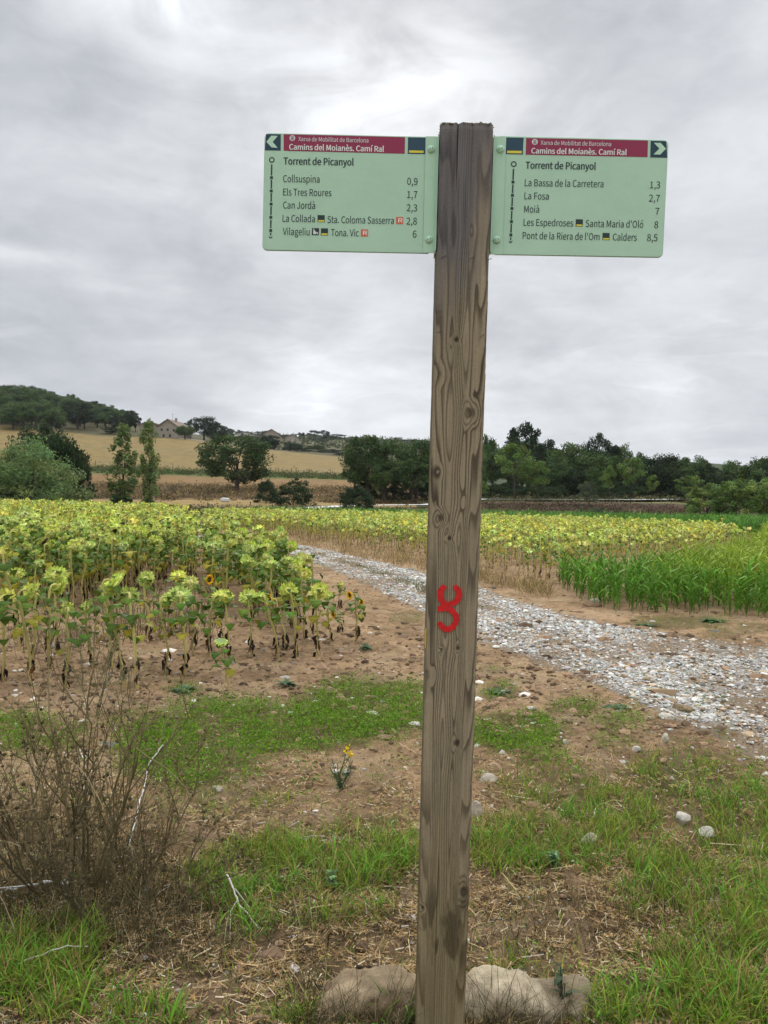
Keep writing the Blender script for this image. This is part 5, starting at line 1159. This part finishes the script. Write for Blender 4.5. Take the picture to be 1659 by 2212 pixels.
# ------------------------------------------------------------------ trees, bushes, houses and fence beyond the fields
def tree_mesh(kind, seed):
    """crown (trunk separately) of a tree about 10 m tall with its foot at the origin."""
    rnd = np.random.default_rng(seed); cr, tr = MB(), MB(); H = 10.0
    P = dict(lone=(10, .9, 74, 120, (.060, .092, .033), .22, 1.15), oak=(9, 3.0, 58, 120, (.062, .096, .034), .23, 1.25), round=(8, 2.2, 52, 120, (.076, .120, .040), .22, 1.2), dark=(8, 1.6, 54, 130, (.034, .052, .026), .20, 1.25), slender=(5.5, 3.4, 30, 90, (.115, .175, .045), .20, .85),
             poplar=(2.6, .2, 84, 62, (.14, .192, .062), .155, .50), willow=(11.5, .2, 120, 130, (.155, .225, .080), .20, 1.1), bush=(11, .1, 96, 120, (.040, .062, .026), .21, 1.0), leafy=(11, .1, 64, 120, (.135, .205, .055), .24, .95), pale=(11, .1, 50, 110, (.085, .105, .060), .22, 1.2), far=(9, 1.2, 30, 60, (.044, .064, .036), .42, 1.4))[kind]
    W, z0, nc, nl, col, ls, rc = P; col = np.array(col); cen = []
    lobes = unit(rnd.normal(size=(5, 3))) * np.array([1, 1, .6]); amp = rnd.uniform(.05, .28, 5) * (.5 if kind == 'lone' else 1)
    while len(cen) < nc:
        v = unit(rnd.normal(size=3)); r_ = rnd.uniform(.45, 1.0) ** .6
        k = 1 + sum(a * max(0, v @ l) ** 2 for a, l in zip(amp, lobes)) - .12
        if kind == 'poplar':
            zz = rnd.uniform(0, 1); rad = W / 2 * (np.interp(zz, [0, .2, .55, .85, 1], [.7, .95, 1, .82, .30])) * rnd.uniform(.25, 1); a = rnd.uniform(0, 6.28)
            cen.append((rad * math.cos(a), rad * math.sin(a), z0 + (H - z0 - .3) * zz)); continue
        c = v * r_ * k * np.array([W / 2 - rc * .45, W / 2 - rc * .45, (H - z0) / 2 - rc * .3]); c[2] += (H + z0) / 2
        if kind in ('willow', 'bush', 'pale'):
            c = v * r_ * k * np.array([W / 2 - rc * .45, W / 2 - rc * .45, H * .86 - rc * .3]); c[2] = abs(c[2]) + .5
        cen.append(tuple(c))
    cen = np.array(cen)
    for c in cen:
        n = int(nl * rnd.uniform(.6, 1.3)); r_ = rc * rnd.uniform(.6, 1.25) * (rnd.random((n, 1)) ** .45); d = unit(rnd.normal(size=(n, 3))); 
        if kind == 'poplar': d = d * np.array([.8, .8, 1.7])
        if kind == 'willow': d = d * np.array([1, 1, 1.15])
        C = c + d * r_ * np.array([1, 1, .78]); C[:, 2] = np.maximum(C[:, 2], .05)
        tint = rnd.uniform(.72, 1.32) * np.array([rnd.uniform(.85, 1.2), 1, rnd.uniform(.85, 1.15)])
        V, q = leaf_quads(C, ls * rnd.uniform(.6, 1.25, n), rnd, .3, .9 if kind != 'willow' else .55); cr.add(V, q, rep(col * tint * rnd.uniform(.65, 1.4, (n, 1)), 4))
    V_ = np.concatenate(cr.V); sc = np.array([W / (2 * np.percentile(np.abs(V_[:, 0]), 98.5)), W / (2 * np.percentile(np.abs(V_[:, 1]), 98.5)), H / V_[:, 2].max()]); cr.V = [v * sc for v in cr.V]; cen = cen * sc
    tc = np.array([.062, .050, .040]); rt = dict(poplar=.11, slender=.10, willow=.25, bush=.12, pale=.1).get(kind, .26); zt = z0 + (H - z0) * .55
    bend = rnd.normal(size=2) * .25; t = np.linspace(0, 1, 7); T = np.stack([bend[0] * t ** 2, bend[1] * t ** 2, zt * t - .25 * (1 - t)], 1)
    if kind in ('willow', 'bush', 'pale'): T[:, 2] = np.linspace(-.2, H * .5, 7)
    V, q = tube(T, np.linspace(rt * 1.25, rt * .5, 7), 7); tr.add(V, q, tc * (.8 + .4 * rnd.random((len(V), 1))))
    for c in cen[rnd.permutation(len(cen))[:(12 if kind != 'far' else 4)]]:
        s = T[int(rnd.integers(2, 6))]; m_ = (s + c) / 2 + np.array([0, 0, .25]); V, q = tube([s, m_, c], [rt * .42, rt * .25, rt * .08], 5); tr.add(V, q, tc)
    return cr.mesh('crown', M_tree), tr.mesh('trunk', M_bark), W
_T = {}
def protos_of(kind, k):
    if (kind, k) not in _T: _T[(kind, k)] = tree_mesh(kind, sum(map(ord, kind)) * 7 + k)
    return _T[(kind, k)]
NVAR = dict(oak=3, round=4, dark=3, slender=4, poplar=2, willow=1, bush=3, pale=2, far=6, leafy=3, lone=4)
_cnt = {}
def tree(kind, px, d, top, width, label, group=None, name='tree', cat=None, base=None, var=None):
    r = ray(px, base if base else 1085); x = r[0] / r[1] * d; zb = float(terrain(x, d, False)) - .05
    rt = ray(px, top); zt = CAMH + rt[2] / rt[1] * d; H = max(1.0, zt - zb); W = width * d / F
    k = _cnt.get(kind, 0) if var is None else var; _cnt[kind] = k + 1; c, t, w0 = protos_of(kind, k % NVAR[kind]); rn = np.random.default_rng(abs(int(px * 7 + d * 3)))
    o = empty(name, (x, d, zb), label, cat or name.replace('_', ' '), group, rn.uniform(0, 6.28), (W / w0, W / w0, H / 10.0))
    link('crown', c, o); link('trunk', t, o); return o
z3 = lambda a, b: ((a / 1.8433) / 1.6492, (1300 + b / 1.8433) / 1.6492)
z4 = lambda a, b: ((800 + a / 1.8433) / 1.6492, (1400 + b / 1.8433) / 1.6492)
z5 = lambda a, b: ((1650 + a / 1.5276) / 1.6492, (1450 + b / 1.5276) / 1.6492)
def build_trees():
    rnd = np.random.default_rng(55)
    tree('willow', 66, 72, 938, 222, 'broad pale green willow bush at the left edge behind the sunflowers', name='willow_tree')
    tree('bush', 118, 92, 903, 165, 'dark green rounded tree standing right behind the pale willow', name='tree', var=0)
    tree('bush', 60, 95, 915, 130, 'dark green tree above the pale willow, at the left edge', name='tree', var=1)
    tree('bush', 165, 90, 962, 62, 'low dark tree at the right flank of the pale willow', name='tree', var=2)
    tree('bush', -60, 70, 930, 170, 'dark bush beyond the left edge of the willow', name='bush', var=2)
    tree('poplar', 263, 92, 912, 58, 'dense dark poplar with leaning top, the left of the two poplars', name='poplar_tree', var=0)
    tree('poplar', 321, 93, 902, 44, 'thin see-through poplar in front of the stone farmhouse', name='poplar_tree', var=1)
    tree('bush', 262, 91, 1066, 46, 'dark thicket round the foot of the dense poplar', name='bush', cat='bush', var=0)
    tree('bush', 322, 92, 1080, 32, 'dark thicket round the foot of the thin poplar', name='bush', cat='bush', var=1)
    tree('lone', 512, 128, 934, 154, 'wide oak standing alone before the stubble fields', name='oak_tree', var=2)
    tree('bush', 577, 104, 1033, 50, 'small dark bush by the pale lane, left of the bigger one', name='bush', var=1)
    tree('bush', 634, 100, 1031, 82, 'round black-green bush at the bend of the pale lane', name='bush', var=2)
    tree('bush', 768, 88, 1045, 78, 'mid green bush in front of the pale lane beside the post', name='bush', var=0)
    for q, (px, top, w, d) in enumerate([(795, 938, 105, 112), (850, 940, 100, 116), (900, 946, 90, 112), (950, 950, 95, 118), (765, 975, 60, 114), (830, 985, 80, 110), (890, 990, 80, 109), (1000, 950, 90, 120)]):
        tree('round' if q % 2 else 'oak', px, d, top, w, 'tall dark oak in the clump touching the post on its left', 'oaks in the clump left of the post', 'oak_tree', var=q)
    for px, top, w, d in [(790, 1035, 60, 115), (850, 1035, 70, 115), (910, 1038, 70, 115), (965, 1040, 60, 117)]:
        tree('bush', px, d, top, w, 'dark undergrowth bush under the oak clump left of the post', 'undergrowth bushes left of the post', 'bush')
    # the wood at the right, named trees first
    def z(a): return z5(a, 0)[0]
    def zy(b): return z5(0, b)[1]
    S = [('dark', 320, 68, 180, 150, 'tallest dark tree crowning the wood right of the post'), ('dark', 735, 136, 190, 150, 'broad dark tree rising above the middle of the right wood'), ('round', 1275, 258, 130, 135, 'pointed green tree over the right part of the wood'),
         ('slender', 277, 193, 200, 104, 'light green slender tree with a straight bare trunk by the lane'), ('slender', 405, 290, 125, 105, 'smaller slender tree right of the light green one by the lane'), ('slender', 787, 310, 85, 103, 'thin leaning yellow-green tree in the middle of the lane edge'),
         ('slender', 910, 268, 140, 98, 'tall airy tree with a thin trunk reaching below the lane'), ('slender', 1025, 366, 70, 96, 'thinnest sapling standing before the round dark oak'), ('dark', 1065, 246, 235, 118, 'big rounded dark holm oak with its black trunk on the lane'),
         ('slender', 1232, 370, 130, 100, 'pale green young tree left of the near right bushes'), ('pale', 672, 400, 105, 100, 'small grey-green tree with leaning stem by the lane'), ('slender', 112, 400, 55, 104, 'thin sapling right beside the post')]
    for kind, x, top, w, d, lab in S: tree(kind, z(x), d, zy(top), w / 1.5276 / 1.6492, lab, None, 'tree')
    for kind, x, top, w, d, lab in [('bush', 1330, 408, 260, 66, 'bright green bush before the wood, left of the near right-hand group'), ('bush', 1490, 380, 280, 64, 'broad green bush in the middle of the near right-hand group'), ('bush', 1640, 372, 260, 64, 'green bush at the right picture edge before the wood')]:
        tree('leafy', z(x), d, zy(top), w / 1.5276 / 1.6492, lab, None, 'bush')
    for x, top, w, d, lab in [(650, 535, 110, 78, 'left low grey-green shrub behind the right sunflower field'), (735, 542, 130, 78, 'middle low grey-green shrub behind the right sunflower field'), (815, 556, 110, 78, 'right low grey-green shrub behind the right sunflower field')]:
        tree('pale', z(x), d, zy(top), w / 1.5276 / 1.6492, lab, None, 'shrub')
    M = [(30, 240, 150, 120), (120, 140, 150, 150), (160, 240, 150, 125), (440, 170, 190, 135), (560, 188, 210, 128), (680, 222, 200, 125), (520, 300, 160, 120), (620, 320, 170, 119), (860, 190, 110, 150), (940, 240, 150, 140), (1180, 270, 170, 130), (1390, 350, 160, 110), (1470, 285, 170, 125), (1560, 300, 150, 120), (1630, 262, 170, 125), (1700, 290, 160, 120), (1110, 300, 150, 125),
         (240, 200, 150, 140), (800, 260, 150, 128), (1330, 300, 140, 128), (60, 300, 120, 116), (700, 320, 130, 118), (1220, 330, 130, 122), (1800, 300, 180, 120), (-60, 250, 160, 125), (340, 260, 130, 128), (990, 310, 120, 126)]
    for q, (x, top, w, d) in enumerate(M):
        tree(['round', 'round', 'oak', 'dark'][q % 4], z(x), d, zy(top), w / 1.5276 / 1.6492, 'green tree in the dense middle of the wood right of the post', 'trees of the right wood', 'tree')
    for q in range(46):
        x = rnd.uniform(-80, 1900); tp = np.interp(x, [0, 150, 320, 500, 740, 900, 1080, 1270, 1400, 1660], [190, 190, 150, 210, 190, 250, 290, 310, 330, 300]) + rnd.uniform(5, 60)
        tree(['round', 'dark'][q % 2], z(x), rnd.uniform(140, 190), zy(tp), rnd.uniform(55, 80), 'tree showing between the crowns at the back of the right wood', 'back trees of the right wood', 'tree')
    for q in range(84):
        x = rnd.uniform(20, 1750); d = rnd.uniform(112, 165)
        tree('bush', z(x), d, zy(rnd.uniform(395, 440)), rnd.uniform(40, 75), 'dark undergrowth bush beneath the trees of the right wood', 'undergrowth of the right wood', 'bush')
    # wooded hill at the left
    tl = lambda px: np.interp(px, [-300, 0, 40, 70, 110, 160, 200, 250, 285, 330, 390], [700, 815, 826, 838, 850, 862, 874, 886, 898, 912, 925])
    def sized(kind, px, d, h, w, *a):            # a tree of a given real height
        x = (px - CX) / F * d; zt = float(terrain(x, d, False)) + h; py = proj(np.array([[x, d, zt]]))[1][0]
        return tree(kind, px, d, max(py, tl(px) - rnd.uniform(-7, 9)) if a[0].startswith('dark tree of') else py, w * F / d, *a)
    for q in range(175):
        d = 288 + 205 * rnd.random() ** .85; px = rnd.uniform(-95, 292 - (498 - d) * .14)
        if d < 345 and px > 225 - (345 - d) * 2.2: continue
        h = rnd.uniform(5.5, 12.5); sized(['round', 'dark', 'round', 'oak'][int(rnd.integers(4))], px, d, h, h * rnd.uniform(.75, 1.15), 'dark tree of the wooded hill above the stubble at the left', 'trees of the left hill wood', 'tree')
    # round the farmhouse
    for px, top, w, d, lab in [(250, 893, 34, 330, 'round tree with a visible stem left of the farmhouse'), (278, 885, 30, 345, 'small tree just left of the farmhouse roof'), (397, 918, 44, 305, 'dark tree at the right gable of the farmhouse'), (438, 897, 56, 330, 'broad dark tree right of the farmhouse by its drive'), (462, 912, 48, 325, 'tree right of the broad dark one by the drive'), (410, 905, 30, 345, 'tree behind the farmhouse drive'), (480, 930, 50, 300, 'low tree at the end of the farmhouse drive'), (238, 922, 36, 318, 'tree at the top edge of the stubble left of the poplars'), (290, 893, 22, 350, 'small tree behind the left end of the farmhouse')]:
        tree('round' if px % 2 else 'dark', px, d, top, w, lab, None, 'tree')
    # tree band along the top of the stubble, terraces and skyline behind
    for q in range(26):
        px = rnd.uniform(520, 780); d = rnd.uniform(318, 400); t0 = np.interp(px, [520, 585, 620, 700, 780], [935, 938, 952, 968, 975])
        tree(['round', 'dark', 'far', 'bush'][q % 4], px, d, t0 + rnd.uniform(-3, 14), rnd.uniform(22, 44), 'tree in the band along the top of the stubble field', 'trees above the stubble field', 'tree')
    for q in range(95):
        px = rnd.uniform(455, 1030); d = rnd.uniform(520, 760); t0 = np.interp(px, [455, 500, 700, 760, 850, 1030], [922, 921, 931, 938, 944, 950])
        tree('far', px, d, t0 + rnd.uniform(-3, 10) + (760 - d) * .07, rnd.uniform(18, 36), 'tiny far tree on the ridge behind the stubble fields', 'far trees on the ridge', 'tree')
    # bracken, brambles and dry brush of the banks
    def brush(n, pxr, dr, h, cols, name, label, cat, ls=.16):
        px = rnd.uniform(*pxr, n); d = rnd.uniform(*dr, n); x = (px - CX) / F * d; z_ = terrain(x, d, False); k = 26
        C = np.repeat(np.stack([x, d, z_], 1), k, 0) + rnd.normal(size=(n * k, 3)) * np.array([.55, .55, .02]); C[:, 2] += np.abs(rnd.normal(size=n * k)) * np.repeat(h * rnd.uniform(.4, 1.3, n), k) * .6
        cc = np.array(cols)[rnd.integers(0, len(cols), n)] * rnd.uniform(.6, 1.4, (n, 1)); V, q = leaf_quads(C, ls * rnd.uniform(.5, 1.3, n * k), rnd, .1, .6)
        m = MB(); m.add(V, q, rep(np.repeat(cc, k, 0) * rnd.uniform(.7, 1.3, (n * k, 1)), 4)); tag(m.obj(name, M_tree), label, cat, None, 'stuff')
    brush(1300, (-100, 930), (62, 89), .6, [(.055, .075, .03), (.12, .10, .05), (.20, .15, .075), (.05, .06, .028)], 'undergrowth', 'dark weeds and brush along the valley lane', 'undergrowth')
    brush(1500, (150, 930), (106, 152), .6, [(.20, .14, .07), (.13, .09, .055), (.27, .19, .085), (.085, .085, .04)], 'undergrowth', 'brown dry brush on the banks below the stubble', 'undergrowth', .2)
    brush(700, (150, 800), (187, 206), .9, [(.055, .08, .028), (.085, .12, .035), (.12, .11, .05)], 'undergrowth', 'green weedy strip between the two stubble fields', 'undergrowth', .26)
    brush(1400, (1020, 1620), (66, 93), .42, [(.085, .052, .034), (.055, .040, .026), (.12, .080, .046), (.05, .058, .028)], 'undergrowth', 'reddish brown brush on the bank below the right wood', 'undergrowth', .13)
    brush(900, (1020, 1700), (104, 140), .6, [(.11, .11, .05), (.15, .13, .065), (.06, .07, .03)], 'undergrowth', 'dry grass and brush on the floor of the right wood', 'undergrowth', .2)
    brush(900, (480, 1000), (420, 700), 2.2, [(.05, .065, .036), (.075, .085, .045), (.11, .105, .06)], 'undergrowth', 'scrub on the far terraced slope', 'undergrowth', .6)
build_trees()

def build_buildings():
    def at(px, d, base=1085): r = ray(px, base); return r[0] / r[1] * d
    def house(name, px0, px1, d, eave_px, ridge_px, depth, label, wallc, roofc, rz=0.0, windows=(), chimney=False, gable=True, base_drop=.6):
        x0, x1 = at(px0, d), at(px1, d); W = x1 - x0; xc = (x0 + x1) / 2; zb = float(terrain(xc, d, False)) - base_drop
        he = CAMH + ray(px0, eave_px)[2] / ray(px0, eave_px)[1] * d - zb; hr = CAMH + ray(px0, ridge_px)[2] / ray(px0, ridge_px)[1] * d - zb
        o = empty(name, (xc, d, zb), label, name.replace('_', ' '), None, rz); w = W / 2; rnd = np.random.default_rng(int(px0))
        m = MB(); V = np.array([[-w, 0, 0], [w, 0, 0], [w, depth, 0], [-w, depth, 0], [-w, 0, he], [w, 0, he], [w, depth, he], [-w, depth, he], [0, 0, hr - .15], [0, depth, hr - .15]])
        m.add(V, [np.array([[0, 1, 5, 4], [1, 2, 6, 5], [2, 3, 7, 6], [3, 0, 4, 7]]), np.array([[4, 5, 8], [6, 7, 9]])], np.array(wallc)); m.obj('wall', M_wall, o)
        m = MB(); e = .55; k = (hr - he) / w
        for s in (-1, 1):
            A = np.array([[0, -e, hr], [s * (w + e), -e, he - k * e], [s * (w + e), depth + e, he - k * e], [0, depth + e, hr]]); B = A + np.array([0, 0, -.22]); VV = np.concatenate([A, B])
            m.add(VV, np.array([[0, 1, 2, 3], [4, 7, 6, 5], [0, 4, 5, 1], [1, 5, 6, 2], [2, 6, 7, 3], [3, 7, 4, 0]]), np.array(roofc))
        rf = m.obj('roof', M_wall, o)
        for u, v, ww, hh in windows:
            cx, cz = -w + u * W, v * he; m = MB(); m.add(*box(cx - ww / 2, cx + ww / 2, -.04, .12, cz - hh / 2, cz + hh / 2), np.array([.02, .02, .022])); wi = m.obj('window', M_paint, o)
            m = MB(); m.add(*box(cx - ww / 2 - .15, cx + ww / 2 + .15, -.10, -.03, cz - hh / 2 - .18, cz - hh / 2), np.array([.30, .27, .22])); m.obj('sill', M_wall, wi)
        if chimney:
            m = MB(); m.add(*box(w * .1, w * .1 + .8, depth * .4, depth * .4 + .8, hr - .4, hr + .9), np.array(wallc)); m.obj('chimney', M_wall, rf)
            m = MB(); m.add(*tube([(w * .02, depth * .3, hr - .2), (w * .02, depth * .3, hr + 2.6)], .05, 4), np.array([.1, .1, .1])); m.add(*tube([(w * .02 - .5, depth * .3, hr + 2.3), (w * .02 + .5, depth * .3, hr + 2.3)], .03, 4), np.array([.1, .1, .1])); m.obj('antenna', M_paint, rf)
        return o
    st = (.27, .235, .185); rt = (.20, .155, .115)
    f = house('farmhouse', 337, 382, 318, 919, 904, 16, 'old stone farmhouse with a low tiled roof behind the poplars', st, rt, RAD(-6), [(.2, .78, .8, 1.0), (.5, .78, .8, 1.0), (.8, .75, .8, 1.0), (.3, .45, .8, 1.1), (.62, .45, .9, 1.2), (.5, .2, 1.1, 1.9)], True, base_drop=2.5)
    house('farm_wing', 297, 340, 322, 916, 909, 10, 'lower left wing of the stone farmhouse, half hidden by the thin poplar', st, rt, RAD(-3), [(.3, .6, .7, .9), (.65, .6, .7, .9)], base_drop=2)
    house('barn', 503, 548, 480, 937, 931.5, 9, 'long low building with a white wall among the far trees', (.52, .50, .47), (.22, .17, .14), 0, [(.2, .5, .9, .9), (.5, .5, .9, .9), (.8, .5, .9, .9)], base_drop=3)
    house('house', 566, 601, 470, 936, 926, 10, 'far tan house with a broad roof on the ridge', (.30, .25, .20), (.20, .16, .135), 0, [(.25, .6, .9, 1), (.6, .6, .9, 1)], base_drop=3)
    house('house', 614, 642, 465, 944, 936.5, 9, 'far house with a grey-brown roof, the right one on the ridge', (.33, .29, .24), (.21, .17, .15), 0, [(.3, .6, .9, 1), (.7, .6, .9, 1)], base_drop=3)
    # stone block by the brown bank
    x = at(486, 100, 1090); z_ = float(terrain(x, 100, False)); V, Fc = ico(2); V = np.sign(V) * np.abs(V) ** .5 * np.array([.55, .4, .28]); m = MB(); m.add(V + np.array([x, 100, z_ + .62]), Fc, np.array([.56, .55, .52])); tag(m.obj('stone_slab', M_stone), 'white stone slab lying on the brown bank below the oak', 'stone slab')
    # wire fence along the foot of the upper stubble field
    pts = [(205, 209), (290, 208), (372, 207), (437, 207), (490, 207), (545, 207), (600, 207), (628, 206.5), (668, 206), (712, 205), (760, 204)]
    G = [np.array([at(p, d), d, float(terrain(at(p, d), d, False))]) for p, d in pts]
    o = empty('wire_fence', G[0], 'thin post-and-wire fence along the foot of the upper stubble field', 'fence'); P0 = G[0]
    for g in G:
        m = MB(); V, q = tube([g - P0 + np.array([0, 0, -.1]), g - P0 + np.array([0, 0, .7]), g - P0 + np.array([.03, 0, 1.5])], [.09, .085, .075], 6, True); m.add(V, q, np.array([.13, .11, .085])); m.obj('post', M_bark, o)
    m = MB()
    for h in (.6, 1.0, 1.35):
        V, q = tube([g - P0 + np.array([0, 0, h]) for g in G], .012, 3); m.add(V, q, np.array([.2, .2, .2]))
    m.obj('wire', M_paint, o)
build_buildings()

# ------------------------------------------------------------------ the air: far hills fade a little
def build_haze():
    m = bpy.data.materials.new('haze'); m.use_nodes = True; nt = m.node_tree; nt.nodes.clear()
    v = nt.nodes.new('ShaderNodeVolumePrincipled'); v.inputs['Color'].default_value = (.86, .92, 1.0, 1); v.inputs['Density'].default_value = 0.00007
    o = nt.nodes.new('ShaderNodeOutputMaterial'); nt.links.new(v.outputs[0], o.inputs['Volume'])
    zlo, zhi = 1e9, -1e9
    for ob in SC.objects:
        if ob.type == 'MESH' and ob.parent is None:
            for c in ob.bound_box: z = (ob.matrix_world @ Vector(c)).z; zlo = min(zlo, z); zhi = max(zhi, z)
    mb = MB(); V, Fc = box(-3600, 3600, -3600, 3600, zlo - 1.0, zhi + 25.0); mb.add(V, Fc, np.array([1, 1, 1])); ob = mb.obj('haze', m); tag(ob, 'thin pale air over the fields and hills', 'haze', None, 'stuff')
build_haze()
